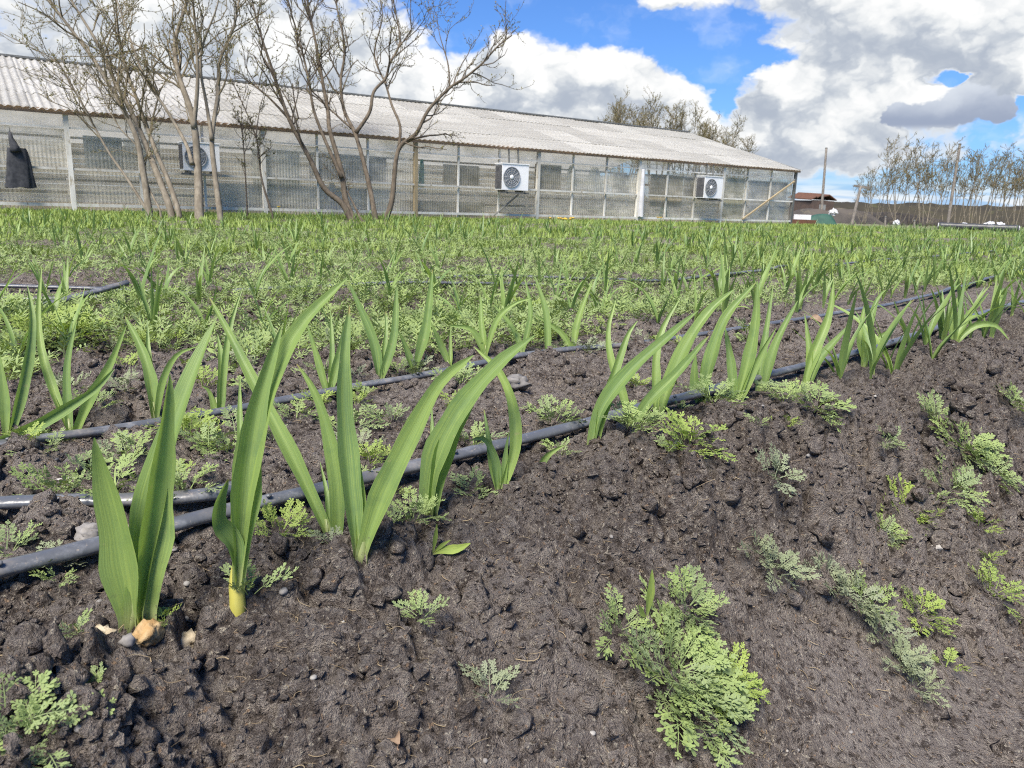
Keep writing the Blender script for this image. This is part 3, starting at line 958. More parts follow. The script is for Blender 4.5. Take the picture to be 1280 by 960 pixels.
def garlic_traced():
    rng = random.Random(3)
    for bpx, label, leaves in TRACED:
        B = gp(*bpx)
        d0 = float((B - EYE) @ _F)
        root = thing('garlic_plant', tuple(B), label, 'garlic', 'garlic plants in the field')
        for px, wpx, lean, turn, sharp in leaves:
            n = 18 if wpx > 12 else 12
            tk = np.linspace(0, 1, len(px))
            dd = -0.004 if bpx == (297, 757) else -0.002
            C = np.array([at(a, b, d0 + dd + lean * (tt ** 1.4)) for (a, b), tt in zip(px, tk)])
            if abs(px[0][1] - bpx[1]) < 12:
                C = np.concatenate([[C[0] + np.array([0, 0, -0.012])], C])
            C = spline(C, n) - B
            wm = wpx * d0 / FPX * 0.98
            hint = EYE - B
            hint = hint / np.linalg.norm(hint)
            ca, sa = math.cos(turn), math.sin(turn)
            hint = np.array([hint[0] * ca - hint[1] * sa, hint[0] * sa + hint[1] * ca, hint[2]])
            W_ = width_profile(n, wm, 0.34 if bpx == (297, 757) else 0.5, sharp)
            W_ = W_ * (1 + 0.07 * np.sin(np.arange(n) * rng.uniform(0.7, 1.6) + rng.uniform(0, 6)))
            V, Q, uv = ribbon(C, W_, hint, 1.1, 0.62, 7 if wpx > 12 else 5, twist=rng.uniform(-0.45, 0.45))
            MB().add(V, Q, tint=rng.uniform(0.2, 0.9), uv=uv).build('leaf', M['garlic'], root)
        if bpx == (297, 757):
            P = spline(np.array([at(297, 772, d0), at(297, 757, d0), at(296, 735, d0 + .002), at(297, 712, d0 + .006), at(298, 700, d0 + .010)]) - B, 12)
            r = np.array([0.0082, 0.0085, 0.0087, 0.0084, 0.0081, 0.0083, 0.0084, 0.0080, 0.0076, 0.0070, 0.006, 0.004])
            mb = MB().tube(P, r, 12)
            mb.uv = [np.stack([np.zeros(len(v)), np.clip(0.25 + v[:, 2] * 11.5, 0, 1.2)], 1) for v in mb.V]
            mb.build('stalk', M['garlic_stem'], root)['label'] = 'bare yellow lower stalk'
        elif d0 < 2.2 and len(leaves) > 1:
            C0 = np.mean([at(*lf[0][1], d0) - B for lf in leaves[:2]], axis=0)
            C0 = C0 / np.linalg.norm(C0)
            P = np.array([C0 * q for q in (-0.02, 0.0, 0.018, 0.034)])
            mb = MB().tube(P, np.array([0.0048, 0.0052, 0.0048, 0.003]) * (1.15 if d0 < 0.9 else 0.9), 10, tint=0.4)
            mb.uv = [np.stack([np.zeros(len(v)), np.full(len(v), 0.03)], 1) for v in mb.V]
            mb.build('neck', M['garlic'], root)


garlic_traced()


def garlic_template(seed, nseg, nac, scale=1.0):
    """leaves of one plant in its own frame: list of (V, Q, uv)"""
    rng = random.Random(seed)
    fan = rng.uniform(0, math.pi)
    out = []
    nl = rng.choice([3, 3, 4, 4, 5])
    for k in range(nl):
        side = 1 if k % 2 else -1
        a = fan + (0 if side > 0 else math.pi) + rng.uniform(-0.5, 0.5)
        ln = rng.uniform(0.17, 0.30) * (1.0 if k < nl - 1 else 0.8)
        out_ang = rng.uniform(0.12, 0.62) if k else rng.uniform(0.3, 0.9)
        curl = rng.uniform(-0.2, 0.9) * (1 if rng.random() < 0.75 else 2.2)
        dirx, diry = math.cos(a), math.sin(a)
        P, th, p = [], out_ang * 0.35, np.array([0.0, 0.0, -0.012])
        m = nseg + 1
        for i in range(m):
            P.append(p.copy())
            t = i / nseg
            th_i = th + out_ang * 0.65 * min(1, t * 2.5) + curl * t * t
            p = p + ln / nseg * np.array([dirx * math.sin(th_i), diry * math.sin(th_i), math.cos(th_i)])
        P = np.array(P)
        hint = np.array([-dirx, -diry, 0.35]) + 0.25 * np.array([rng.uniform(-1, 1), rng.uniform(-1, 1), 0])
        V, Q, uv = ribbon(P, width_profile(m, rng.uniform(0.010, 0.019), 0.6, 0.8), hint, 0.9, 0.35, nac, rng.uniform(-0.7, 0.7))
        out.append((V * scale, Q, uv))
    return out


def garlic_rows():
    rows = [(-0.83, 1.95, 30)] + [(-1.54, 1.95, 30), (-1.52, -1.0, -0.05)]
    s = -1.98
    while s > -24:
        rows.append((s, -12, 42))
        s -= 0.42 + (0.10 if s < -8 else 0)
    X, Y, RW = [], [], []
    for k, (s0, u0, u1) in enumerate(rows):
        step = 0.085 if k == 0 else 0.17
        u = np.arange(u0, u1, step)
        u = u + RNG.normal(0, 0.03, len(u))
        ss = s0 + RNG.normal(0, 0.035, len(u)) - (0.02 * np.maximum(u - 2, 0) if k == 0 else 0)
        keep = RNG.uniform(0, 1, len(u)) < (0.97 if k < 3 else 0.70 if k < 7 else 0.38)
        keep &= ~((ss < -1.8) & (fbm(u * 0.5, ss * 0.7, 77, 2) < 0.30))
        x, y = xy(u[keep], ss[keep])
        X.append(x), Y.append(y), RW.append(np.full(len(x), k))
    X, Y, RW = map(np.concatenate, (X, Y, RW))
    P = np.stack([X, Y, np.zeros_like(X)], 1)
    vis, d = in_view(P, 40)
    # the field ends at the strip of grass before the greenhouse and at the dump on the right
    wn = (P[:, 0] - WALL_P[0]) * WALL_N[0] + (P[:, 1] - WALL_P[1]) * WALL_N[1]
    vis &= (wn < -1.6) & (d < 30) & (np.hypot(X, Y) > 1.2)
    X, Y, RW, d = X[vis], Y[vis], RW[vis], d[vis]
    o = np.argsort(d)
    X, Y, RW, d = X[o], Y[o], RW[o], d[o]
    Z = ground_z(X, Y)
    nind = 296 - len(TRACED)
    tpl = [[np_mesh('garlic_leaf', V, Q, None, [M['garlic']], True, np.full(len(V), random.random()), uv) for V, Q, uv in garlic_template(k, 9, 3)] for k in range(16)]
    ordn = ['first', 'second', 'third', 'fourth', 'fifth', 'sixth', 'seventh', 'eighth', 'ninth', 'tenth', 'eleventh', 'twelfth']
    num = {3: 'three', 4: 'four', 5: 'five'}
    for k in range(nind):
        rw = int(RW[k])
        where = ('in the bed edge row, far along the front hose' if rw == 0 else 'in the row hard behind the second hose' if rw < 3
                 else 'in the %s garlic row beyond the second hose' % (ordn[rw - 2] if rw - 2 < 12 else 'farther'))
        leafs = random.choice(tpl)
        sc = random.uniform(0.8, 1.2) * (1.12 if rw == 0 else 1)
        lab = '%s %s-leaved garlic plant %s' % ('tall' if sc > 1.07 else 'short' if sc < 0.93 else 'mid-sized', num[len(leafs)], where)
        root = thing('garlic_plant', (X[k], Y[k], Z[k]), lab, 'garlic', 'garlic plants in the field', random.uniform(0, 6.283))
        root.scale = (sc, sc, sc)
        for me in leafs:
            obj('leaf', me, root)
    # all the others, far into the field
    X, Y, Z, d = X[nind:], Y[nind:], Z[nind:], d[nind:]
    tl = []
    for k in range(14):
        V, T, uv, off = [], [], [], 0
        for v, q, w in garlic_template(100 + k, 4, 2, 1.0):
            V.append(v), uv.append(w), T.append(np.concatenate([q[:, [0, 1, 2]], q[:, [0, 2, 3]]]) + off)
            off += len(v)
        tl.append((np.concatenate(V), np.concatenate(T), np.concatenate(uv)))
    V, T, ti, uv = scatter_mesh(tl, np.stack([X, Y, Z], 1), RNG.uniform(0.8, 1.2, len(X)), tilt=0.08)
    tag(obj('garlic_field', np_mesh('garlic_field', V, None, T, [M['garlic']], True, ti, uv)),
        'rows of green garlic running away toward the greenhouse', 'garlic', kind='stuff')


WALL_AZ = math.radians(55.7)
WALL_W = np.array([math.sin(WALL_AZ), math.cos(WALL_AZ), 0])
WALL_N = np.array([-math.cos(WALL_AZ), math.sin(WALL_AZ), 0])
WALL_P = at(640, 270, 19.0)
garlic_rows()

# ================================================================ feathery weeds
def frond(seed, pairs=5, lobes=5, fine=True):
    """one feathered leaf along +X, length 1: rachis with lobed leaflets; returns V, T, uv"""
    rng = random.Random(seed)
    V, T, uv = [], [], []

    def zc(x):
        return 0.20 * math.sin(min(1, max(0, x)) * 2.2) - 0.10 * x * x

    def blade(o, ang, ln, w, lift):
        c, s = math.cos(ang), math.sin(ang)
        if fine:
            shape = [(0, 0), (0.45, -0.42 * w), (0.82, -0.5 * w), (1, 0), (0.82, 0.5 * w), (0.45, 0.42 * w)]
            tri = [(0, 1, 5), (1, 2, 4), (1, 4, 5), (2, 3, 4)]
        else:
            shape = [(0, 0), (0.55, -0.5 * w), (1, 0), (0.55, 0.5 * w)]
            tri = [(0, 1, 2), (0, 2, 3)]
        k = len(V)
        for a, b in shape:
            x, y = o[0] + ln * (a * c - b * s), o[1] + ln * (a * s + b * c)
            V.append((x, y, o[2] + lift * ln * a + 0.12 * ln * abs(b)))
            uv.append((0.5 + b, 0.3 + 0.5 * a))
        T.extend((k + p, k + q, k + r) for p, q, r in tri)

    n = 6
    for i in range(n):
        x = i / (n - 1)
        w = 0.016 * (1.2 - x)
        V.append((x * 0.96, -w, zc(x))), V.append((x * 0.96, w, zc(x)))
        uv.extend([(0, 0.3), (1, 0.3)])
        if i:
            k = 2 * i
            T.extend([(k - 2, k - 1, k + 1), (k - 2, k + 1, k)])
    for i in range(pairs + 1):
        t = 0.24 + 0.70 * i / pairs
        ln = 0.29 * math.sin(0.35 + 2.3 * t) ** 0.8 * rng.uniform(0.8, 1.15)
        for sd in ((-1, 1) if i < pairs else (0,)):
            ang = sd * (1.05 - 0.35 * t + rng.uniform(-0.12, 0.12))
            o = np.array((t * 0.96, 0, zc(t)))
            lift = rng.uniform(-0.25, 0.35)
            if not fine:
                blade(o, ang, ln, 0.30, lift)
                continue
            dx, dy = math.cos(ang), math.sin(ang)
            blade(o, ang, ln * 0.95, 0.16, lift)
            for f, side in ((0.42, 1), (0.42, -1), (0.68, 1), (0.68, -1), (0.86, 0))[:lobes]:
                oo = o + np.array((dx * ln * f, dy * ln * f, lift * ln * f))
                blade(oo, ang + side * rng.uniform(0.65, 0.95), ln * rng.uniform(0.34, 0.48), 0.50, lift + rng.uniform(-0.2, 0.4))
    return np.array(V), np.array(T), np.array(uv)


FRONDS = [frond(k) for k in range(6)]
FROND_ME = {key: [np_mesh('weed_frond', V, None, T, [M[key]], True, np.full(len(V), random.random()), uv) for V, T, uv in FRONDS]
            for key in ('weed', 'weed_fresh', 'weed_grey')}


def weed(P, size, n, label, key='weed', seed=0, tilt=None, flat=0.35, group='feathery weeds on the soil', spread=0.25, name='feathery_weed'):
    rng = random.Random(seed * 13 + 5)
    root = thing(name, (P[0], P[1], P[2] - 0.002 + (0.010 if n > 12 else 0.0)), label, 'weed', group, rng.uniform(0, 6.28))
    nx, ny = 0.0, 0.0
    if tilt is not None:
        e = 0.03
        gb = lambda a, b: float(ground_base(np.array([a]), np.array([b]))[0])
        nx, ny = (gb(P[0] + e, P[1]) - gb(P[0] - e, P[1])) / (2 * e), (gb(P[0], P[1] + e) - gb(P[0], P[1] - e)) / (2 * e)
    for k in range(n):
        ring = math.sqrt((k + 0.5) / n)
        a = k * 2.39996 + rng.uniform(-0.35, 0.35)
        o = obj('frond', rng.choice(FROND_ME[key]), root)
        ln = size * (0.60 + 0.45 * ring) * rng.uniform(0.75, 1.2)
        st = ring * size * spread * rng.uniform(0.3, 1.4)
        o.location = (math.cos(a) * st, math.sin(a) * st, 0.004 + 0.02 * size / 0.06 * (1 - ring) * 0.6)
        o.rotation_euler = (rng.uniform(-0.3, 0.3), -((0.62 if n > 12 else 0.95) * (1 - ring) + flat * rng.uniform(0.1, 1.0)) + 0.02, a + rng.uniform(-0.3, 0.3))
        o.scale = (ln, ln * rng.uniform(0.85, 1.25), ln)
    if tilt is not None:
        nrm = Vector((-nx, -ny, 1)).normalized()
        q = Vector((0, 0, 1)).rotation_difference(nrm)
        root.rotation_mode = 'QUATERNION'
        from mathutils import Quaternion
        root.rotation_quaternion = q @ Quaternion((0, 0, 1), rng.uniform(0, 6.28))
    return root


WEEDS = [  # pixel, frond length m, fronds, material, label
    (838, 862, 0.054, 46, 'weed', 'large silvery green feathery weed sprawling low on the bank'),
    (855, 770, 0.045, 18, 'weed', 'feathery weed tuft joined to the top of the large weed on the bank'),
    (862, 915, 0.050, 18, 'weed', 'lower tuft of the sprawling weed on the bank'),
    (770, 790, 0.045, 9, 'weed', 'thin arm of feathery leaves reaching left of the large weed'),
    (905, 845, 0.045, 20, 'weed_fresh', 'bright green feathery tuft beside the large silvery weed'),
    (50, 925, 0.038, 11, 'weed', 'soft feathery weed in the corner below the ochre stones'),
    (112, 872, 0.024, 7, 'weed', 'small feathery sprig just below the tan stones'),
    (10, 945, 0.040, 8, 'weed', 'feathery sprig low in the corner of the bed'),
    (1130, 575, 0.062, 16, 'weed_fresh', 'bright feathery weed clump high on the bare bank'),
    (1200, 560, 0.066, 20, 'weed', 'wide feathery weed mat trailing along the bank top'),
    (1165, 545, 0.065, 14, 'weed', 'feathery weed between the two clumps on the bank top'),
    (1235, 585, 0.058, 14, 'weed', 'feathery weed at the outer end of the bank mat'),
    (960, 660, 0.045, 8, 'weed_grey', 'grey dusty weed patch on the bank below the clods'),
    (965, 715, 0.045, 9, 'weed_grey', 'dusty greyish weed patch lower on the trodden bank'),
    (1060, 755, 0.050, 14, 'weed_grey', 'broad dusty grey weed on the trodden bank'),
    (1100, 800, 0.045, 10, 'weed_grey', 'flattened grey weed strewn down the trodden bank'),
    (1140, 860, 0.045, 8, 'weed_grey', 'withered grey weed lowest on the bank'),
    (1150, 755, 0.045, 14, 'weed_fresh', 'bright green feather tuft beside the dusty grey weed'),
    (1238, 750, 0.05, 10, 'weed_fresh', 'small bright weed sprig on the path'),
    (1095, 620, 0.035, 7, 'weed', 'little feathery seedling under the bank mat'),
    (1120, 685, 0.04, 7, 'weed_grey', 'dull seedling on the smooth part of the bank'),
    (1110, 598, 0.05, 12, 'weed', 'soft weed patch below the bright clump on the bank'),
    (1185, 598, 0.055, 12, 'weed', 'feathery weed below the middle of the bank mat'),
    (1262, 530, 0.06, 14, 'weed', 'feathery weed patch on the crest past the bank mat'),
    (1030, 725, 0.045, 10, 'weed_grey', 'dusty weed spreading above the broad grey weed'),
    (1085, 735, 0.045, 10, 'weed', 'low silvery weed beside the broad dusty grey weed'),
    (945, 690, 0.045, 10, 'weed_grey', 'dusty weed beside the trodden strip under the clods'),
    (1120, 830, 0.045, 9, 'weed_grey', 'dusty weed between the strewn and the withered ones'),
    (860, 568, 0.055, 16, 'weed_fresh', 'leafy bright weed rosette before the slanting garlic'),
    (790, 552, 0.052, 18, 'weed', 'silvery weed mat around the foot of the slanting garlic'),
    (890, 518, 0.06, 16, 'weed', 'feathery weed mat at the foot of the garlic with a stub leaf'),
    (980, 508, 0.065, 16, 'weed', 'feathery weed mat reaching down the bank by the splayed garlic'),
    (1015, 518, 0.06, 14, 'weed', 'outer tuft of the weed mat by the splayed garlic'),
    (515, 655, 0.045, 12, 'weed', 'feathery weed beside the V-shaped garlic'),
    (478, 665, 0.035, 8, 'weed', 'small feathery weed at the foot of the V-shaped garlic'),
    (350, 668, 0.040, 12, 'weed_fresh', 'lacy bright weed in front of the hose near the yellow stalk'),
    (590, 622, 0.040, 7, 'weed', 'little pale weed in front of the wavy garlic'),
    (700, 572, 0.035, 6, 'weed', 'tiny pale weed beside the yellowish shoot'),
    (95, 795, 0.022, 6, 'weed', 'tiny three-leaved seedling by the stubby broad garlic'),
    (205, 780, 0.020, 7, 'weed_fresh', 'tiny fresh sprout behind the ochre stone'),
    (230, 620, 0.05, 10, 'weed', 'feathery weed in the bare strip behind the hose'),
    (240, 550, 0.05, 12, 'weed_fresh', 'bright lacy weed under the second hose'),
    (160, 580, 0.05, 8, 'weed', 'pale feathery weed below the second hose'),
    (490, 530, 0.05, 10, 'weed', 'pale weed in the bare strip by the V leaf'),
    (465, 582, 0.05, 9, 'weed_fresh', 'fresh lacy weed between the hoses'),
    (440, 605, 0.04, 7, 'weed', 'small weed touching the front hose'),
    (690, 535, 0.055, 12, 'weed', 'pale weed behind the front hose, past the wavy garlic'),
    (575, 485, 0.06, 10, 'weed', 'weed tucked under the second hose'),
    (590, 560, 0.05, 9, 'weed', 'weed behind the curled side leaf'),
    (205, 640, 0.04, 6, 'weed', 'tiny weed by the black hose end'),
    (8, 695, 0.035, 6, 'weed', 'tiny weed between the two hoses where they part'),
    (700, 395, 0.10, 26, 'weed', 'tall feathery weed bush among the garlic beyond the second hose'),
    (655, 400, 0.10, 20, 'weed_fresh', 'feathery weed bush beside the tall one beyond the second hose'),
    (10, 440, 0.10, 30, 'weed', 'dense feathery weed mound beside the lifted hose end'),
    (75, 425, 0.10, 26, 'weed_fresh', 'yellowish feathery weed mound under the lifted hose end'),
]
for k, (px, py, size, n, key, label) in enumerate(WEEDS):
    weed(gp(px, py), size, n, label, key, k, tilt=True, spread=0.7 if n > 20 else 0.4 if n > 9 else 0.25)


def stray_weeds():
    """seedlings anyone could count on the near soil"""
    x, y = sample_ground(900, 0.7, 2.6, 38, 0.8)
    P = np.stack([x, y, np.zeros_like(x)], 1)
    vis, d = in_view(P, 0)
    u, s = us(x, y)
    keep = vis & (s < -0.12) & (fbm(u * 2.1, s * 2.1, 55, 3) + 0.18 * sstep(-1.0, -1.7, s) > 0.56)
    x, y = x[keep][:95], y[keep][:95]
    z = ground_z(x, y)
    for k in range(len(x)):
        s = us(x[k], y[k])[1]
        far = s < -1.0
        nf = random.randint(4, 8)
        key = random.choice(['weed', 'weed', 'weed_grey', 'weed_fresh'])
        word = {'weed': 'silvery green', 'weed_grey': 'dusty grey', 'weed_fresh': 'fresh green'}[key]
        u = us(x[k], y[k])[0]
        place = ('in the bare strip between the two long hoses' if -1.44 < s < -0.95 else 'behind the second hose' if s <= -1.44
                 else 'on the bank, beside the clods' if s > -0.6 else 'on the bed edge beside the garlic')
        weed((x[k], y[k], z[k]), random.uniform(0.022, 0.045) * (1.5 if far else 1.0), nf,
             '%s weed seedling of %s fronds %s' % (word, ['four', 'five', 'six', 'seven', 'eight'][nf - 4], place), key, 200 + k)


stray_weeds()


def weed_cover():
    def clump(seed, n, pairs, fine, h):
        rng = random.Random(seed)
        V, T, uv, off = [], [], [], 0
        for k in range(n):
            v, t, w = frond(seed * 31 + k, pairs, 3, fine)
            ring = math.sqrt((k + 0.5) / n)
            a = k * 2.39996 + rng.uniform(-0.4, 0.4)
            b = 1.15 * (1 - ring) + 0.35 * rng.random()
            cb, sb, ca, sa = math.cos(b), math.sin(b), math.cos(a), math.sin(a)
            x, y, z = v[:, 0] * cb - v[:, 2] * sb, v[:, 1], v[:, 0] * sb + v[:, 2] * cb
            off_r = ring * 0.4
            V.append(np.stack([(x + off_r) * ca - y * sa, (x + off_r) * sa + y * ca, z * h], 1))
            T.append(t + off), uv.append(w)
            off += len(v)
        return np.concatenate(V), np.concatenate(T), np.concatenate(uv)

    # carpets beyond the second hose
    x, y = sample_ground(11000, 1.9, 9.0, 38, 0.85)
    u, s = us(x, y)
    f = fbm(u * 1.1, s * 1.1, 66, 3)
    bare = np.exp(-(((u - 0.55) / 0.30) ** 2 + ((s + 2.0) / 0.30) ** 2))          # the dug hole of black clods
    keep = (s < -1.62) & (RNG.uniform(0, 1, len(x)) < sstep(0.24, 0.40, f) * 0.95 + 0.12) & (bare < 0.45)
    x, y = x[keep], y[keep]
    near = np.hypot(x, y) < 3.4
    z = ground_z(x, y)
    P = np.stack([x, y, z], 1)
    size = RNG.uniform(0.040, 0.090, len(x)) * (0.8 + 0.5 * fbm(x * 0.9, y * 0.9, 13, 2))
    A = scatter_mesh([clump(k, 5, 4, False, 1.0) for k in range(6)], P[near], size[near], tilt=0.15)
    B = scatter_mesh([clump(k + 20, 4, 2, False, 1.0) for k in range(6)], P[~near], size[~near] * 1.15, tilt=0.15)
    V, T = np.concatenate([A[0], B[0]]), np.concatenate([A[1], B[1] + len(A[0])])
    ti, uv = np.concatenate([A[2], B[2]]), np.concatenate([A[3], B[3]])
    tag(obj('weed_carpet', np_mesh('weed_carpet', V, None, T, [M['weed']], True, ti, uv)),
        'carpet of low feathery weeds between the garlic rows', 'weeds', kind='stuff')
    # weeds and grass of the farther field
    x, y = sample_ground(22000, 5.5, 30.0, 40, 0.85)
    P = np.stack([x, y, np.zeros_like(x)], 1)
    wn = (x - WALL_P[0]) * WALL_N[0] + (y - WALL_P[1]) * WALL_N[1]
    f = fbm(x * 0.6, y * 0.6, 166, 3)
    keep = (wn < -0.15) & (RNG.uniform(0, 1, len(x)) < 0.25 + sstep(0.4, 0.6, f))
    x, y = x[keep], y[keep]
    P = np.stack([x, y, ground_z(x, y)], 1)

    def tuft(seed):
        rng = random.Random(seed)
        V, T, uv = [], [], []
        for k in range(9):
            a, b, ln = rng.uniform(0, 6.28), rng.uniform(0.1, 1.0), rng.uniform(0.5, 1.0)
            o = np.array([rng.uniform(-0.6, 0.6), rng.uniform(-0.6, 0.6), 0])
            d = np.array([math.cos(a) * math.sin(b), math.sin(a) * math.sin(b), math.cos(b)])
            sdir = np.array([-math.sin(a), math.cos(a), 0]) * 0.075
            m = len(V)
            V.extend([o - sdir * 0.5, o + sdir * 0.5, o + d * ln * 0.55 + sdir, o + d * ln, o + d * ln * 0.5 - sdir])
            uv.extend([(0, .3), (1, .3), (1, .5), (.5, .8), (0, .5)])
            T.extend([(m, m + 1, m + 2), (m, m + 2, m + 4), (m + 4, m + 2, m + 3)])
        return np.array(V), np.array(T), np.array(uv)

    V, T, ti, uv = scatter_mesh([tuft(k) for k in range(8)], P, RNG.uniform(0.05, 0.12, len(P)), tilt=0.1)
    tag(obj('field_greens', np_mesh('field_greens', V, None, T, [M['weed_fresh']], True, ti, uv)),
        'low green weeds and grass over the far field', 'weeds', kind='stuff')
    # uncut grass along the greenhouse
    n = 5200
    t = RNG.uniform(-13, 14, n)
    q = -np.abs(RNG.normal(0, 0.7, n)) - 0.12
    x, y = WALL_P[0] + WALL_W[0] * t + WALL_N[0] * q, WALL_P[1] + WALL_W[1] * t + WALL_N[1] * q
    P = np.stack([x, y, ground_z(x, y) - 0.01], 1)
    V, T, ti, uv = scatter_mesh([tuft(k + 30) for k in range(8)], P, RNG.uniform(0.05, 0.13, n), tilt=0.1)
    tag(obj('grass_strip', np_mesh('grass_strip', V, None, T, [M['weed_fresh']], True, ti, uv)),
        'uncut spring grass at the foot of the greenhouse wall', 'grass', kind='stuff')


weed_cover()

# ================================================================ litter on the soil
def stone(px, py, r, label, key, seed, group=None, flat=0.65, name='stone'):
    P = gp(px, py)
    V, F = rock(seed, ICO3 if r > 0.008 else ICO2, 0.8, flat)
    o = MB().add(V * r, None, F).build(name, M[key])
    o.location = (P[0], P[1], P[2] + r * 0.62)
    o.rotation_euler = (0, 0, seed * 1.3)
    return tag(o, label, 'stone', group)


stone(185, 798, 0.0122, 'crumbly orange ochre stone at the foot of the stubby garlic', 'ochre_stone', 4, flat=0.8)
stone(127, 806, 0.014, 'tan stone lying left of the orange ochre stone', 'tan_stone', 8)
stone(233, 797, 0.0125, 'pale tan stone lying right of the orange ochre stone', 'tan_stone', 15, flat=0.8)
stone(160, 806, 0.007, 'small grey stone wedged beside the ochre stone', 'pebble', 3)
stone(113, 675, 0.016, 'brownish grey stone half under the front hose', 'pebble', 21)
stone(82, 603, 0.0125, 'round grey pebble in the bare strip behind the hose', 'pebble_pale', 23)
stone(645, 487, 0.03, 'flat grey stone in the bare strip between the hoses', 'pebble', 27, flat=0.5)
stone(1172, 688, 0.011, 'white pebble on the smooth trodden bank', 'pebble_pale', 29)


def pebbles():
    x, y = sample_ground(420, 0.55, 2.8, 36, 1.0)
    P = np.stack([x, y, np.zeros_like(x)], 1)
    vis, d = in_view(P, 0)
    x, y = x[vis][:90], y[vis][:90]
    z = ground_z(x, y)
    ms = {k: [np_mesh('pebble', rock(60 + i, ICO2, 0.3, 0.7)[0], None, ICO2[1], [M[k]]) for i in range(4)] for k in ('pebble', 'pebble_pale')}
    for k in range(len(x)):
        key = 'pebble_pale' if random.random() < 0.3 else 'pebble'
        r = random.uniform(0.0016, 0.0042) * (1.0 + 0.6 * (random.random() < 0.15))
        o = obj('pebble', random.choice(ms[key]))
        o.location = (x[k], y[k], z[k] + r * 0.35)
        o.rotation_euler = (random.uniform(-.4, .4), random.uniform(-.4, .4), random.uniform(0, 6.3))
        o.scale = (r, r, r)
        tag(o, 'tiny whitish pebble on the dark soil' if key == 'pebble_pale' else 'tiny grey pebble on the dark soil', 'pebble', 'pebbles on the soil')


pebbles()


def straw():
    x, y = sample_ground(3400, 0.5, 3.0, 40, 1.1)
    z = ground_z(x, y)
    mb = MB()
    rng = random.Random(9)
    for k in range(len(x)):
        a, ln = rng.uniform(0, 6.28), min(0.06, rng.lognormvariate(-4.6, 0.6))
        n = 5
        t = np.linspace(-0.5, 0.5, n)
        bend = rng.uniform(-1.6, 1.6)
        px_, py_ = x[k] + ln * (t * math.cos(a) - bend * t * t * math.sin(a)), y[k] + ln * (t * math.sin(a) + bend * t * t * math.cos(a))
        pz = z[k] + 0.003 + ln * (rng.uniform(-0.3, 0.3) * t + rng.uniform(0.0, 0.25) * (0.25 - t * t))
        mb.tube(np.stack([px_, py_, pz], 1), rng.choice([0.0002, 0.0003, 0.0003, 0.0006]), 3, cap=False)
    tag(mb.build('straw_litter', M['straw']), 'dry straw bits and root fibres strewn over the soil', 'straw', kind='stuff')


straw()


def dead_leaf(px, py, ln, label, seed):
    P = gp(px, py)
    n = 9
    t = np.linspace(0, 1, n)
    C = np.stack([ln * (t - 0.5), 0.15 * ln * np.sin(t * 3), 0.12 * ln * np.sin(t * 5 + seed)], 1)
    V, Q, uv = ribbon(C, np.maximum(0.5 * ln * np.sin(np.pi * np.clip(t, 0.03, 0.97)) ** 0.8, 0.0008), np.array([0, 0.2, 1.0]), 0.3, 0.5, 5, 0.5)
    root = thing('dead_leaf', (P[0], P[1], P[2] + 0.008), label, 'leaf', None, seed * 1.7)
    MB().add(V, Q, uv=uv).build('blade', M['dead_leaf'], root)
    MB().tube(np.array([C[0], C[0] + [-0.2 * ln, 0.05 * ln, 0.02 * ln], C[0] + [-0.35 * ln, 0.0, 0.05 * ln]]), 0.0006, 5).build('leaf_stalk', M['dead_leaf'], root)


dead_leaf(499, 930, 0.028, 'dry brown leaf lying on the soil low on the bank', 1)
dead_leaf(319, 440, 0.05, 'dry pinkish leaf in the weeds behind the tall garlic', 2)
dead_leaf(1020, 403, 0.07, 'brown dead leaf caught under the second hose', 5)


def sprout(px, py, label, leaves, seed):
    B = gp(px, py)
    d0 = float((B - EYE) @ _F)
    root = thing('seedling', tuple(B), label, 'seedling', None)
    for line, wpx in leaves:
        C = spline(np.array([at(a, b, d0 - 0.01 * i) for i, (a, b) in enumerate(line)]), 10) - B
        V, Q, uv = ribbon(C, width_profile(10, wpx * d0 / FPX, 0.3, 0.8, 0.55), np.array([0.3, -0.8, 0.6]), 0.4, 0.3, 5)
        MB().add(V, Q, tint=0.6, uv=uv).build('leaf', M['weed_fresh'], root)


sprout(541, 690, 'seedling with one oval leaf flat on the soil', [([(541, 692), (544, 672), (546, 655)], 6), ([(541, 692), (555, 688), (572, 686), (588, 679)], 12), ([(541, 692), (552, 682), (563, 675)], 5)], 1)
sprout(808, 768, 'reddish stemmed seedling above the large weed', [([(808, 772), (812, 745), (815, 712)], 12), ([(808, 772), (802, 766), (798, 756)], 8)], 2)
sprout(72, 548, 'pale seedling under the second hose', [([(68, 585), (72, 572), (76, 566)], 7), ([(68, 585), (60, 578), (52, 576)], 7)], 3)

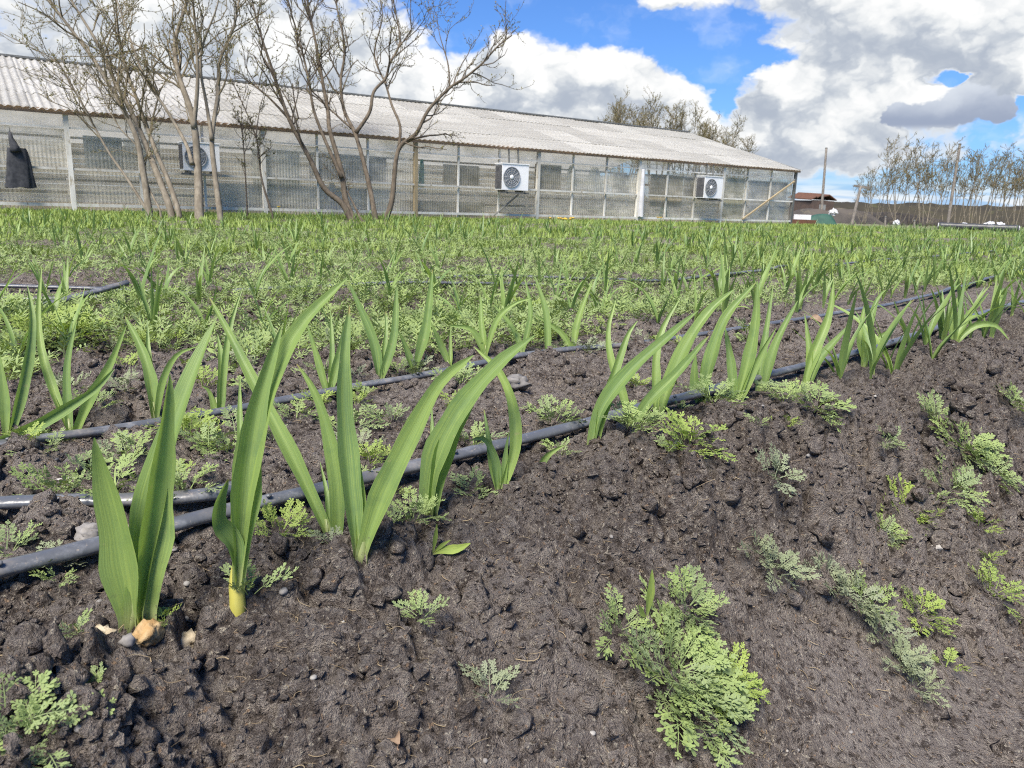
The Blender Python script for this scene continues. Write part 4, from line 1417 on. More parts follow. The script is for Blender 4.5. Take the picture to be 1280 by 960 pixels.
# ================================================================ greenhouse materials
def clear_sheet(name, tone, cover, rough=0.25):
    """aged ribbed plastic: part see-through, part milky film of dirt, part gloss"""
    m, t, out = material(name)
    co = t.new('ShaderNodeTexCoord').outputs['Object']
    oi = t.new('ShaderNodeObjectInfo').outputs['Random']
    v = t.vmath('ADD', co, t.vmath('MULTIPLY', oi, (31.0, 17.0, 11.0)))
    n = t.noise(t.vmath('MULTIPLY', v, (1.0, 1.0, 1.6)), 2.3, 5, 0.65)
    st = t.noise(t.vmath('MULTIPLY', v, (0.35, 1, 9.0)), 1.6, 4, 0.6)
    film = t.math('ADD', t.step(n, 0.3, 0.75, cover * 0.55, cover * 1.35), t.step(st, 0.55, 0.75, 0.0, 0.22), clamp=True)
    film = t.math('MULTIPLY', film, t.math('MULTIPLY_ADD', oi, 1.0, 0.45), clamp=True)
    col = t.mix(t.step(st, 0.35, 0.7), (*tone, 1), (tone[0] * 0.72, tone[1] * 0.72, tone[2] * 0.66, 1))
    milk = principled(t, col, 0.5, 0.5)
    trl = t.new('ShaderNodeBsdfTranslucent')
    t.put(trl.inputs[0], col)
    mk = t.new('ShaderNodeMixShader')
    mk.inputs[0].default_value = 0.45
    t.l.new(milk, mk.inputs[1])
    t.l.new(trl.outputs[0], mk.inputs[2])
    tp = t.new('ShaderNodeBsdfTransparent')
    tp.inputs[0].default_value = (0.95, 0.96, 0.94, 1)
    gl = t.new('ShaderNodeBsdfGlossy')
    gl.inputs['Roughness'].default_value = rough
    fr = t.new('ShaderNodeFresnel')
    fr.inputs[0].default_value = 1.5
    m1 = t.new('ShaderNodeMixShader')
    t.l.new(fr.outputs[0], m1.inputs[0])
    t.l.new(tp.outputs[0], m1.inputs[1])
    t.l.new(gl.outputs[0], m1.inputs[2])
    m2 = t.new('ShaderNodeMixShader')
    t.put(m2.inputs[0], film)
    t.l.new(m1.outputs[0], m2.inputs[1])
    t.l.new(mk.outputs[0], m2.inputs[2])
    t.l.new(m2.outputs[0], out.inputs[0])
    return m


M['sheet'] = clear_sheet('clear_wall_sheet', (0.92, 0.89, 0.79), 0.50)
M['film'] = clear_sheet('plastic_film', (0.72, 0.76, 0.76), 0.7)
def glow_roof(name, a, b, c, streak, scale):
    m = wear_mat(name, a, b, scale, 0.75, 0.25, c=c, streak=streak)
    t = NT(m.node_tree)
    out = next(n for n in t.n if n.type == 'OUTPUT_MATERIAL')
    pr = next(n for n in t.n if n.type == 'BSDF_PRINCIPLED')
    tr = t.new('ShaderNodeBsdfTranslucent')
    tr.inputs[0].default_value = (0.88, 0.87, 0.83, 1)
    mx = t.new('ShaderNodeMixShader')
    mx.inputs[0].default_value = 0.6
    t.l.new(pr.outputs[0], mx.inputs[1])
    t.l.new(tr.outputs[0], mx.inputs[2])
    t.l.new(mx.outputs[0], out.inputs[0])
    return m


M['white_wood'] = wear_mat('white_painted_wood', (0.66, 0.65, 0.60), (0.52, 0.50, 0.44), 5, 0.7, 0.3, c=(0.34, 0.29, 0.2), streak=(1, 1, 0.3))
M['ochre_wood'] = wear_mat('raw_wood', (0.42, 0.34, 0.21), (0.33, 0.26, 0.16), 5, 0.8, 0.2, c=(0.5, 0.42, 0.28), streak=(1, 1, 0.2))
M['fascia'] = wear_mat('brown_fascia', (0.30, 0.20, 0.13), (0.22, 0.155, 0.11), 4, 0.8, 0.2, c=(0.30, 0.27, 0.22), streak=(0.5, 1, 3))
M['roof_white'] = glow_roof('roof_white', (0.62, 0.62, 0.61), (0.50, 0.50, 0.49), (0.40, 0.39, 0.36), (1, 0.4, 1), 3)
M['roof_grey'] = glow_roof('roof_grey', (0.58, 0.58, 0.555), (0.47, 0.465, 0.44), (0.40, 0.385, 0.345), (0.35, 3.0, 3.0), 2.6)
M['back_wall'] = wear_mat('inner_boards', (0.70, 0.69, 0.64), (0.58, 0.57, 0.52), 2, 0.8, 0.2, c=(0.33, 0.34, 0.3), streak=(0.3, 1, 6))
M['dark_metal'] = wear_mat('dark_metal', (0.09, 0.095, 0.09), (0.14, 0.14, 0.13), 6, 0.6, 0.4)
M['casing'] = wear_mat('ac_casing', (0.82, 0.82, 0.81), (0.78, 0.78, 0.77), 1.2, 0.75, 0.2, bumps=0)
M['grille'] = wear_mat('ac_grille', (0.26, 0.27, 0.28), (0.34, 0.35, 0.36), 9, 0.5, 0.4, bumps=0)
M['ac_dark'] = wear_mat('ac_side', (0.055, 0.057, 0.062), (0.09, 0.09, 0.095), 9, 0.6, 0.3, bumps=0)
M['coat'] = wear_mat('dark_cloth', (0.035, 0.037, 0.042), (0.06, 0.062, 0.068), 14, 0.95, 0.1)
M['green_cloth'] = wear_mat('green_cloth', (0.05, 0.20, 0.15), (0.09, 0.28, 0.20), 9, 0.9, 0.1)
M['tan_board'] = wear_mat('tan_board', (0.46, 0.37, 0.23), (0.40, 0.32, 0.20), 3, 0.8, 0.2)
M['olive_board'] = wear_mat('olive_board', (0.38, 0.36, 0.19), (0.30, 0.29, 0.15), 3, 0.8, 0.2)
M['grey_board'] = wear_mat('grey_board', (0.20, 0.205, 0.20), (0.26, 0.26, 0.25), 3, 0.8, 0.2)
M['yellow'] = wear_mat('yellow_plastic', (0.62, 0.42, 0.04), (0.48, 0.30, 0.05), 12, 0.6, 0.3)
M['rust'] = wear_mat('rust', (0.14, 0.07, 0.045), (0.10, 0.055, 0.04), 5, 0.9, 0.15, c=(0.12, 0.06, 0.04))
M['brick'] = wear_mat('dark_brick', (0.12, 0.085, 0.07), (0.085, 0.066, 0.058), 5, 0.9, 0.15)
M['pole'] = bark_material('pole_wood', (0.13, 0.115, 0.10), (0.24, 0.215, 0.185))
M['dump'] = wear_mat('dump_earth', (0.055, 0.05, 0.046), (0.085, 0.075, 0.065), 0.9, 0.95, 0.1, c=(0.11, 0.095, 0.07), bumps=0.8, bdist=0.08)
M['bank'] = wear_mat('dry_bank', (0.060, 0.054, 0.038), (0.045, 0.041, 0.033), 0.35, 0.95, 0.1, c=(0.075, 0.074, 0.04), bumps=0.8, bdist=0.15)
M['tarp'] = wear_mat('green_tarp', (0.025, 0.065, 0.05), (0.035, 0.09, 0.065), 3, 0.6, 0.3)
M['white_rag'] = wear_mat('white_plastic_scrap', (0.62, 0.62, 0.63), (0.48, 0.48, 0.49), 4, 0.6, 0.3)
M['black_plastic'] = wear_mat('black_plastic', (0.025, 0.027, 0.03), (0.06, 0.062, 0.066), 3, 0.45, 0.5)

# ================================================================ greenhouse
GX0, GX1 = -15.6, 11.04          # along the wall
GD, EAVE, RIDGE = 5.0, 1.70, 3.10
gh_ground = 0.0
GH = thing('greenhouse', (float(WALL_P[0]), float(WALL_P[1]), gh_ground), 'long low greenhouse of ribbed clear sheeting under a pale corrugated roof', 'greenhouse', None, math.pi / 2 - WALL_AZ)


def part(name, a, b, mat, parent=GH, label=None):
    c = (np.array(a) + np.array(b)) / 2
    o = MB().box(np.array(a) - c, np.array(b) - c).build(name, M[mat], parent, smooth=False)
    o.location = c
    if label:
        o['label'] = label
    return o


def beam(name, a, b, w, mat, parent=GH):
    a, b = np.array(a, float), np.array(b, float)
    d = b - a
    L = np.linalg.norm(d)
    o = MB().box((-w / 2, -w / 2, -L / 2), (w / 2, w / 2, L / 2)).build(name, M[mat], parent, smooth=False)
    o.location = (a + b) / 2
    o.rotation_mode = 'QUATERNION'
    o.rotation_quaternion = Vector((0, 0, 1)).rotation_difference(Vector(d))
    return o


def corrugated(name, L, Hh, period, amp, mat, step=6):
    """sheet in its own XZ plane, ribs running up Z, bottom-left corner at the origin"""
    n = max(4, int(L / period * step))
    x = np.linspace(0, L, n + 1)
    y = amp * np.cos(x * 2 * math.pi / period)
    V = np.concatenate([np.stack([x, y, np.zeros(n + 1)], 1), np.stack([x, y, np.full(n + 1, Hh)], 1),
                        np.stack([x, y + 0.003, np.zeros(n + 1)], 1), np.stack([x, y + 0.003, np.full(n + 1, Hh)], 1)])
    k = np.arange(n)
    N = n + 1
    Q = np.concatenate([np.stack([k, k + 1, N + k + 1, N + k], 1), np.stack([2 * N + k + 1, 2 * N + k, 3 * N + k, 3 * N + k + 1], 1)]) if name == 'roof_sheet' else np.stack([k, k + 1, N + k + 1, N + k], 1)
    if name != 'roof_sheet':
        V = V[:2 * N]
    return np_mesh(name, V, Q, None, [M[mat]])


BAY = 3.4325
posts = [GX1 - BAY * k for k in range(8)]
for k, x in enumerate(posts):
    mat = 'ochre_wood' if k == 4 else ('dark_metal' if k == 0 else 'white_wood')
    part('post', (x - 0.04, -0.055, -0.06), (x + 0.04, 0.025, 1.70), mat)
    if k < 7:
        for j in (1, 2):
            xs = x - BAY * j / 3
            part('stud', (xs - 0.022, 0.012, -0.05), (xs + 0.022, 0.055, 1.69), 'white_wood')
for k in range(7):
    x0, x1 = posts[k + 1] + 0.041, posts[k] - 0.041
    part('sill_rail', (x0, -0.05, 0.10), (x1, 0.004, 0.155), 'white_wood')
    part('middle_rail', (x0, -0.042, 0.735), (x1, 0.0, 0.775), 'white_wood')
    part('top_rail', (x0, -0.036, 1.44), (x1, 0.0, 1.47), 'white_wood')
tier = [(0.158, 0.732, corrugated('wall_sheet', BAY / 3, 0.574, 0.063, 0.006, 'sheet')),
        (0.778, 1.437, corrugated('wall_sheet', BAY / 3, 0.659, 0.063, 0.006, 'sheet')),
        (1.473, 1.69, corrugated('wall_sheet', BAY / 3, 0.217, 0.063, 0.006, 'sheet')),
        (-0.03, 0.097, corrugated('wall_sheet', BAY / 3, 0.127, 0.063, 0.006, 'sheet'))]
for k in range(21):
    x = GX1 - BAY / 3 * (k + 1)
    for z0, z1, me in tier:
        o = obj('wall_sheet', me, GH)
        o.location = (x, 0.066 + 0.004 * (k % 2), z0)
        o.rotation_euler = (random.uniform(-0.006, 0.006), 0, 0)
# end wall on the right, its diagonal brace and the back wall
for j in range(4):
    y0 = 0.1 + j * 2.45
    o = obj('wall_sheet', corrugated('wall_sheet', 2.4, 1.68, 0.063, 0.006, 'sheet'), GH)
    o.location, o.rotation_euler = (GX1 + 0.03, y0, 0.0), (0, 0, math.pi / 2)
    part('post', (GX1 - 0.035, y0 + 2.38, -0.05), (GX1 + 0.02, y0 + 2.44, 1.7), 'white_wood')
beam('brace', (GX1 - 2.45, -0.075, 0.16), (GX1 - 0.1, -0.075, 1.40), 0.042, 'ochre_wood')
for k in range(12):
    z0 = -0.04 + 0.145 * k
    part('back_board', (GX0, 9.9, z0), (GX1 - 0.05, 9.93, z0 + 0.137), 'back_wall')
for k, (z, h) in enumerate([(0.32, 0.05), (0.55, 0.04), (1.02, 0.06), (1.30, 0.04)]):
    for j in range(7):
        x0, x1 = posts[j + 1] + 0.05, posts[j] - 0.05
        part('inner_rail', (x0, 0.42 + 0.03 * (k % 3), z), (x1, 0.45 + 0.03 * (k % 3), z + h), 'white_wood' if (k + j) % 3 else 'ochre_wood')
part('pale_bounce_floor', (GX0 + 0.1, 0.12, 0.0), (GX1 - 0.1, 9.8, 0.035), 'tan_board')  # floor tone kept pale to bounce light around the interior
# eave and roof
part('eave_board', (GX0, -0.10, 1.672), (GX1 + 0.12, -0.07, 1.755), 'fascia')
part('gutter_beam', (GX0, -0.064, 1.70), (GX1 + 0.05, 0.06, 1.76), 'ochre_wood')
slope = math.atan2(RIDGE - EAVE, GD)
SL = math.hypot(GD, RIDGE - EAVE)
courses = 4
cl = SL / courses + 0.08
sh_g = corrugated('roof_sheet', 1.16, cl, 0.13, 0.009, 'roof_grey')
sh_w = corrugated('roof_sheet', 1.16, cl, 0.13, 0.019, 'roof_white')
kcol = int((GX1 + 0.15 - GX0) / 1.12) + 1
for k in range(kcol):
    x = GX1 + 0.14 - 1.12 * (k + 1)
    for c in range(courses):
        me = sh_w if x < -7.6 else sh_g
        o = obj('roof_sheet', me, GH)
        d = c * (SL / courses) - 0.16
        o.location = (x + random.uniform(-0.006, 0.006), d * math.cos(slope), EAVE + 0.075 + d * math.sin(slope) + 0.016 * (c % 2) + 0.009 * (k % 2) + random.uniform(0, 0.008))
        o.rotation_euler = (slope - math.pi / 2 + random.uniform(-0.004, 0.004), random.uniform(-0.004, 0.004), random.uniform(-0.004, 0.004))
for side in range(8):
    x0 = GX0 + side * (GX1 - GX0) / 8
    x1 = x0 + (GX1 - GX0) / 8 - 0.01
    o = MB().add([(x0, GD + 0.05, RIDGE), (x1, GD + 0.05, RIDGE), (x1, 10.1, EAVE), (x0, 10.1, EAVE), (x0, GD + 0.05, RIDGE - .03), (x1, GD + 0.05, RIDGE - .03), (x1, 10.1, EAVE - .03), (x0, 10.1, EAVE - .03)],
                 [(0, 1, 2, 3), (7, 6, 5, 4), (0, 3, 7, 4), (1, 5, 6, 2), (3, 2, 6, 7), (0, 4, 5, 1)]).build('back_roof_sheet', M['roof_grey'], GH, smooth=False)
part('ridge_cap', (GX0, GD - 0.12, RIDGE + 0.085), (GX1 + 0.1, GD + 0.12, RIDGE + 0.13), 'dark_metal')
beam('verge_board', (GX1 + 0.08, -0.1, EAVE + 0.03), (GX1 + 0.08, GD, RIDGE + 0.03), 0.07, 'dark_metal')


def gh_point(x, y, z):
    return tuple(WALL_P * np.array([1, 1, 0]) + WALL_W * x + WALL_N * y + np.array([0, 0, gh_ground + z]))


GH_RZ = math.pi / 2 - WALL_AZ


# ---- air conditioners hanging on the wall
def aircon(x, z, label, w=0.76, h=0.60, strut=False):
    root = thing('air_conditioner', gh_point(x, -0.07, z), label, 'air conditioner', 'outdoor air conditioner units on the wall', GH_RZ)
    part('casing', (-w / 2, -0.36, 0), (w / 2, -0.04, h), 'casing', root)
    part('side_vent', (-w / 2 - 0.012, -0.34, 0.03), (-w / 2 - 0.002, -0.06, h - 0.03), 'ac_dark', root)
    part('top_lid', (-w / 2 - 0.015, -0.375, h + 0.001), (w / 2 + 0.015, -0.03, h + 0.022), 'casing', root)
    g = MB()
    cx, cz, R = -w * 0.16, h * 0.5, h * 0.39
    a = np.linspace(0, 2 * math.pi, 33)
    for q in (1.0, 0.8, 0.6, 0.4):
        g.tube(np.stack([cx + R * q * np.cos(a), np.full(33, -0.378), cz + R * q * np.sin(a)], 1), 0.012 if q == 1 else 0.006, 5, cap=False)
    for t in np.arange(12) * math.pi / 6:
        g.tube(np.array([(cx + R * 0.2 * math.cos(t), -0.38, cz + R * 0.2 * math.sin(t)), (cx + R * math.cos(t), -0.38, cz + R * math.sin(t))]), 0.006, 4)
    grille = g.build('fan_grille', M['grille'], root)
    d = MB()
    k = np.arange(32) * 2 * math.pi / 32
    d.add(np.concatenate([np.stack([cx + R * np.cos(k), np.full(32, -0.364), cz + R * np.sin(k)], 1), [[cx, -0.364, cz]]]), None, [(i, (i + 1) % 32, 32) for i in range(32)])
    d.build('fan_well', M['grille'], root, smooth=False)
    V, F = ICO2
    MB().add(V * np.array([R * 0.24, 0.02, R * 0.24]) + np.array([cx, -0.382, cz]), None, F).build('hub', M['casing'], grille)
    for xs in (-w * 0.34, w * 0.34):
        part('bracket', (xs - 0.02, -0.40, -0.045), (xs + 0.02, 0.0, -0.005), 'dark_metal', root)
    part('bracket_rail', (-w / 2 - 0.05, -0.385, -0.082), (w / 2 + 0.02, -0.345, -0.047), 'dark_metal', root)
    if strut:
        beam('strut', (0.15, -0.30, -0.09), (-0.40, -0.05, -0.62), 0.03, 'dark_metal', root)
    for xs in (0.0, 0.27):
        beam('hanger', (xs, -0.06, h + 0.03), (xs, -0.03, h + 0.36), 0.03, 'dark_metal', root)
    return root


aircon(-0.22, 0.72, 'white air conditioner unit on a strut, in the middle of the greenhouse wall', strut=True)
aircon(6.75, 0.74, 'white air conditioner unit next to the olive board near the end wall')
aircon(-7.40, 0.82, 'white air conditioner unit half hidden behind the leaning tree stems', 0.66, 0.50)


# ---- things hanging or standing inside, seen through the sheets
def cloth(name, x, y, z0, z1, w0, w1, label, mat, cat, seed=0, folds=5, amp=0.03, closed=True):
    """hanging cloth: a flattened, folded sleeve widening from w0 (top) to w1 (bottom)"""
    nz, na = 12, 36
    root = thing(name, gh_point(x, y, z0), label, cat, None, GH_RZ)
    V = []
    for i in range(nz + 1):
        t = i / nz
        w = w0 + (w1 - w0) * (t ** 0.6)
        for k in range(na):
            a = 2 * math.pi * k / na
            f = 1 + 0.16 * t * math.sin(folds * a + seed) + 0.05 * math.sin(2 * folds * a + seed * 2 + 3 * t)
            V.append((w / 2 * math.cos(a) * f + 0.05 * w * math.sin(seed + 2 * t), (0.045 + amp * t) * math.sin(a) * f, (z1 - z0) * (1 - t) + 0.01 * math.sin(k * 0.7 + seed) * (t > 0.9)))
    Q = [(i * na + k, i * na + (k + 1) % na, (i + 1) * na + (k + 1) % na, (i + 1) * na + k) for i in range(nz) for k in range(na)]
    MB().add(V, Q).build('cloth', M[mat], root)
    return root


co = cloth('work_coat', -10.35, -0.13, 0.40, 1.06, 0.26, 0.42, 'dark grey work coat hanging on the greenhouse wall', 'coat', 'coat', 1)
cloth_hood = MB().tube(np.array([(-0.01, 0, 0.60), (-0.02, 0, 0.68), (-0.04, 0, 0.75), (-0.055, 0, 0.82), (-0.06, 0, 0.92)]), [0.125, 0.095, 0.075, 0.05, 0.03], 12, squash=0.75)
cloth_hood.build('hood', M['coat'], co)
MB().tube(np.array([(-0.06, 0, 0.9), (-0.06, 0.02, 0.98), (-0.06, 0.08, 0.99)]), 0.008, 6).build('hook', M['dark_metal'], co)
cloth('green_apron', -2.45, 0.15, 0.72, 1.33, 0.05, 0.14, 'teal green cloth hanging inside beside the raw wood post', 'green_cloth', 'cloth', 2, 3, 0.02)
cloth('plastic_curtain', 2.75, 0.17, 0.70, 1.42, 0.16, 0.62, 'bunched clear plastic curtain inside the wall, past the middle unit', 'film', 'curtain', 4)
cloth('plastic_curtain', 1.95, 0.16, 0.74, 1.42, 0.12, 0.40, 'narrow clear plastic curtain inside by the white post', 'film', 'curtain', 5)
cloth('plastic_curtain', 4.25, -0.10, 0.16, 1.44, 0.10, 0.16, 'rolled white plastic curtain tied along the wall', 'white_rag', 'curtain', 6, 3, 0.02)
cloth('white_sack', -4.55, 0.35, 0.06, 0.72, 0.10, 0.28, 'pale sack leaning inside behind the thin sapling', 'white_rag', 'sack', 7, 3)
cloth('yellow_bag', -10.95, -0.14, 0.98, 1.34, 0.10, 0.26, 'crumpled yellow bag hanging on the wall left of the dark coat', 'yellow', 'bag', 8, 4)


def board(name, x0, x1, y, z0, z1, label, mat, cat='board', strips=1):
    c = (x0 + x1) / 2
    root = thing(name, gh_point(c, y, z0), label, cat, None, GH_RZ)
    w = (x1 - x0) / strips
    for k in range(strips):
        part('panel', (x0 - c + k * w + 0.008, 0, 0), (x0 - c + (k + 1) * w - 0.008, 0.02, z1 - z0), mat, root)
    return root


board('tan_divider', 4.75, 6.05, 0.11, 0.45, 1.34, 'tan panelled partition inside between dark openings', 'tan_board', 'partition', 4)
board('opening_shade_board', 6.10, 6.75, 0.12, 0.74, 1.30, 'dark grey board standing for a shaded opening beside the tan partition', 'grey_board')  # flat dark board drawn for the shade inside an opening
board('opening_shade_board', 3.35, 3.95, 0.12, 0.76, 1.28, 'dark grey board standing for a shaded opening before the rolled curtain', 'grey_board')  # likewise a board coloured as the dark of an opening
board('olive_divider', 7.85, 8.75, 0.11, 0.20, 1.40, 'olive yellow panel standing inside by the end bay', 'olive_board', 'partition', 2)
board('bay_daylight_sheet', 9.0, 10.9, 0.14, 0.10, 1.35, 'white sheet added for the daylight showing through the end bay behind the brace', 'white_rag', 'partition', 3)  # white stand-in for daylight seen through the clear end wall
board('dark_board', -5.1, -3.3, 0.2, 0.80, 1.30, 'dark shelf back inside behind the middle tree', 'grey_board')
board('low_board', -3.0, -0.7, 0.16, 0.05, 0.40, 'ochre low board inside under the middle unit', 'tan_board', 'board', 5)
board('workbench', -7.0, -3.2, 0.3, 0.05, 0.62, 'long dull bench side seen inside behind the trees', 'back_wall', 'bench', 6)
board('pale_cabinet', -6.3, -5.3, 0.16, 0.62, 1.32, 'pale blue-white cabinet front inside behind the sapling', 'film', 'cabinet', 2)
board('cream_screen', -9.3, -8.0, 0.2, 0.80, 1.36, 'pale mint screen inside between the first post and the leaning trees', 'film', 'screen', 2)
board('cream_divider', 0.75, 1.6, 0.14, 0.80, 1.40, 'cream panel inside right of the middle unit', 'tan_board', 'partition', 2)
board('beige_crate', -1.9, -0.9, 0.13, 0.80, 1.25, 'beige board front inside left of the middle unit', 'tan_board', 'board', 3)
cloth('green_plants_net', 5.4, 0.16, 0.10, 0.55, 0.10, 0.30, 'dark green plant stuff standing before the tan partition', 'green_cloth', 'plant', 9, 5)
lm = thing('wall_lamp', gh_point(-2.72, 0.3, 1.0), 'small white lamp glinting inside the greenhouse', 'lamp', None, GH_RZ)
part('lamp_body', (-0.16, -0.02, 0), (0.16, 0.02, 0.055), 'white_rag', lm)
for xs in (-0.1, 0.0, 0.1):
    V, F = ICO2
    MB().add(V * 0.03 + np.array([xs, -0.03, 0.028]), None, F).build('bulb', M['white_rag'], lm)

# ================================================================ trees
def grow_twigs(mb, buds, P, R, rng, level, maxlev, ln, dens, up=0.25, sides=4, rmin=0.0032):
    """side branches along a centre line P with radii R, then their own side branches"""
    n = len(P)
    L = np.linalg.norm(P[-1] - P[0])
    cnt = max(2, int(dens[level] * L))
    for _ in range(cnt):
        t = rng.uniform(0.22 if level == 0 else 0.12, 1.0) ** (0.75 if level == 0 else 1)
        i = min(n - 2, int(t * (n - 1)))
        o = P[i] + (P[i + 1] - P[i]) * rng.random()
        d = P[i + 1] - P[i]
        d = d / (np.linalg.norm(d) + 1e-9)
        rv = np.array([rng.gauss(0, 1), rng.gauss(0, 1), rng.gauss(0, 1)])
        side = rv - d * (rv @ d)
        side /= np.linalg.norm(side) + 1e-9
        a = rng.uniform(0.3, 1.0)
        d = d * math.cos(a) + side * math.sin(a)
        l = ln[level] * rng.uniform(0.3, 1.3) * (1.1 - 0.45 * t)
        m = 5 if level < maxlev else 4
        pts = [o]
        for k in range(m):
            d = d + np.array([rng.gauss(0, 0.28), rng.gauss(0, 0.28), rng.gauss(0, 0.24) + up * 0.55])
            d /= np.linalg.norm(d)
            pts.append(pts[-1] + d * l / m)
        pts = np.array(pts)
        r0 = max(rmin, min(R[i] * 0.62, 0.0055 * l / 0.4 + 0.0036))
        rr = np.linspace(r0, max(rmin, r0 * 0.4), len(pts))
        mb.tube(pts, rr, sides if level == 0 else 3, cap=False)
        if level < maxlev:
            grow_twigs(mb, buds, pts, rr, rng, level + 1, maxlev, ln, dens, up, sides, rmin)
        if level >= maxlev - 1:
            for q in range(1, len(pts)):
                if rng.random() < 0.65:
                    buds.append(pts[q] + np.array([rng.gauss(0, .008), rng.gauss(0, .008), rng.gauss(0, .008)]))


def bud_mesh(mb, buds, size, m=1):
    B = np.array(buds)
    n = len(B)
    d = RNG.normal(0, 1, (n, 3)) + np.array([0, 0, 0.6])
    d /= np.linalg.norm(d, axis=1)[:, None]
    e = np.cross(d, RNG.normal(0, 1, (n, 3)))
    e /= np.linalg.norm(e, axis=1)[:, None]
    s = RNG.uniform(0.6, 1.4, n)[:, None] * size
    V = np.stack([B, B + d * s * 0.55 + e * s * 0.32, B + d * s * 1.15, B + d * s * 0.55 - e * s * 0.32], 1).reshape(-1, 3)
    k = np.arange(n) * 4
    T = np.concatenate([np.stack([k, k + 1, k + 2], 1), np.stack([k, k + 2, k + 3], 1)])
    mb.add(V, None, T, tint=np.repeat(RNG.uniform(0, 1, n), 4), uv=np.tile([[.5, .3], [1, .5], [.5, .7], [0, .5]], (n, 1)), m=m)


def stem_tree(name, stems, depth, label, bark, seed, dens=(5, 6, 6), ln=(1.15, 0.55, 0.24), bud=0.03, jit=0.25):
    """stems: (pixels from the foot up, foot thickness px, depth shift at the top)"""
    rng = random.Random(seed)
    foot = at(*stems[0][0][0], depth)
    root = thing(name, (foot[0], foot[1], -0.02), label, 'tree', 'bare trees before the greenhouse')
    org = np.array([foot[0], foot[1], -0.02])
    crown, buds = MB(), []
    for px, wpx, dz in stems:
        C = []
        for k, (a, b) in enumerate(px):
            t = k / (len(px) - 1)
            C.append(at(a, b, depth + dz * t + rng.uniform(-1, 1) * 0.06 * (k > 0)))
        C = np.array(C)
        if px[0][1] > 250:
            f0 = C[0].copy()
            f0[2] = -0.04
            C = np.concatenate([[f0 + (C[0] - C[1]) * 0.02], C])
        n = max(10, len(C) * 5)
        P = spline(C, n)
        w = wpx * depth / FPX / 2 * 1.02
        r = w * (1 - 0.80 * np.linspace(0, 1, n) ** 0.85)
        r = r * (1 + 0.10 * (fbm(np.arange(n) * 0.5, np.full(n, seed * 1.0), seed, 2) - 0.5))
        r[0] *= 1.25
        MB().tube(P - org, r, 9).build('stem', M[bark], root)
        grow_twigs(crown, buds, P - org, r, rng, 0, 2, ln, dens)
    bud_mesh(crown, buds, bud)
    crown.build('crown', [M['twig'] if bark == 'bark' else M['bark_dark'], M['bud']], root)
    return root


stem_tree('tree', [([(186, 263), (178, 210), (168, 165), (137, 107), (113, 69), (79, 24), (50, -15), (30, -50)], 9, -0.5),
                   ([(213, 262), (192, 206), (168, 148), (144, 103), (124, 58), (89, 0), (70, -40)], 9, 0.4),
                   ([(183, 263), (160, 225), (137, 192), (110, 144), (86, 100), (69, 76), (30, 55), (0, 40)], 4, -0.3),
                   ([(223, 264), (210, 225), (196, 192), (172, 127), (158, 86), (148, 41), (144, -10), (138, -50)], 7, 0.6),
                   ([(200, 263), (185, 232), (176, 190), (150, 160), (128, 120), (122, 85)], 3, 0.2)],
          12.3, 'bare tree of stems all leaning left before the greenhouse', 'bark', 1)
stem_tree('tree', [([(249, 268), (247, 206), (241, 148), (223, 93), (219, 52), (234, 0), (240, -40)], 12, 0.2),
                   ([(242, 160), (246, 120), (247, 86), (244, 34), (241, -5), (246, -50)], 6, -0.4),
                   ([(240, 205), (232, 179), (206, 134), (182, 100), (165, 55), (146, 0), (138, -40)], 5, 0.3)],
          12.0, 'bare tree with the thickest upright trunk before the greenhouse', 'bark', 2)
stem_tree('tree', [([(275, 268), (268, 213), (265, 172), (272, 120), (275, 76), (292, 34), (299, 0), (312, -45)], 8, 0.2),
                   ([(265, 175), (258, 130), (251, 89), (254, 55), (272, 5), (276, -40)], 5, -0.3)],
          12.1, 'slim bare tree with a wavy trunk right beside the thickest one', 'bark', 3)
stem_tree('sapling', [([(340, 268), (327, 223), (320, 172), (299, 120), (288, 98), (282, 70)], 3.2, 0.2),
                      ([(309, 264), (306, 206), (302, 137), (312, 100)], 2.4, 0.0),
                      ([(320, 172), (324, 140), (331, 112)], 2.0, 0.1)],
          13.4, 'thin dark sapling between the two groups of trees', 'bark_dark', 4, (7, 8, 7), (0.42, 0.24, 0.13))
stem_tree('tree', [([(440, 278), (428, 255), (405, 235), (388, 200), (361, 148), (340, 86), (323, 34), (312, -15)], 8, -0.6),
                   ([(361, 148), (332, 118), (310, 102), (290, 88)], 3.5, -0.3),
                   ([(444, 278), (432, 250), (427, 215), (412, 162), (410, 140), (402, 95), (396, 60), (384, 0), (380, -40)], 8, 0.4),
                   ([(427, 222), (405, 172), (392, 137), (386, 100), (374, 50), (358, -5), (352, -40)], 5, 0.1),
                   ([(470, 277), (460, 225), (445, 170), (430, 137), (426, 100), (431, 60), (420, 0), (424, -30)], 7, 0.7),
                   ([(445, 166), (462, 140), (467, 115), (482, 98), (487, 80), (500, 50), (492, 0), (498, -30)], 5, 0.2),
                   ([(481, 277), (490, 250), (495, 200), (502, 181), (520, 167), (536, 137), (562, 110), (580, 98), (602, 80), (622, 58), (640, 44)], 7.5, -0.5),
                   ([(499, 184), (500, 157), (490, 132), (482, 105), (468, 68), (478, 20), (470, -20)], 4, 0.5),
                   ([(562, 110), (560, 80), (550, 45), (545, 15)], 2.6, 0.2),
                   ([(452, 276), (437, 245), (428, 228)], 4, 0.1)],
          14.6, 'wide dark many-stemmed bare tree before the middle of the greenhouse', 'bark_dark', 5, (4.6, 6, 6))


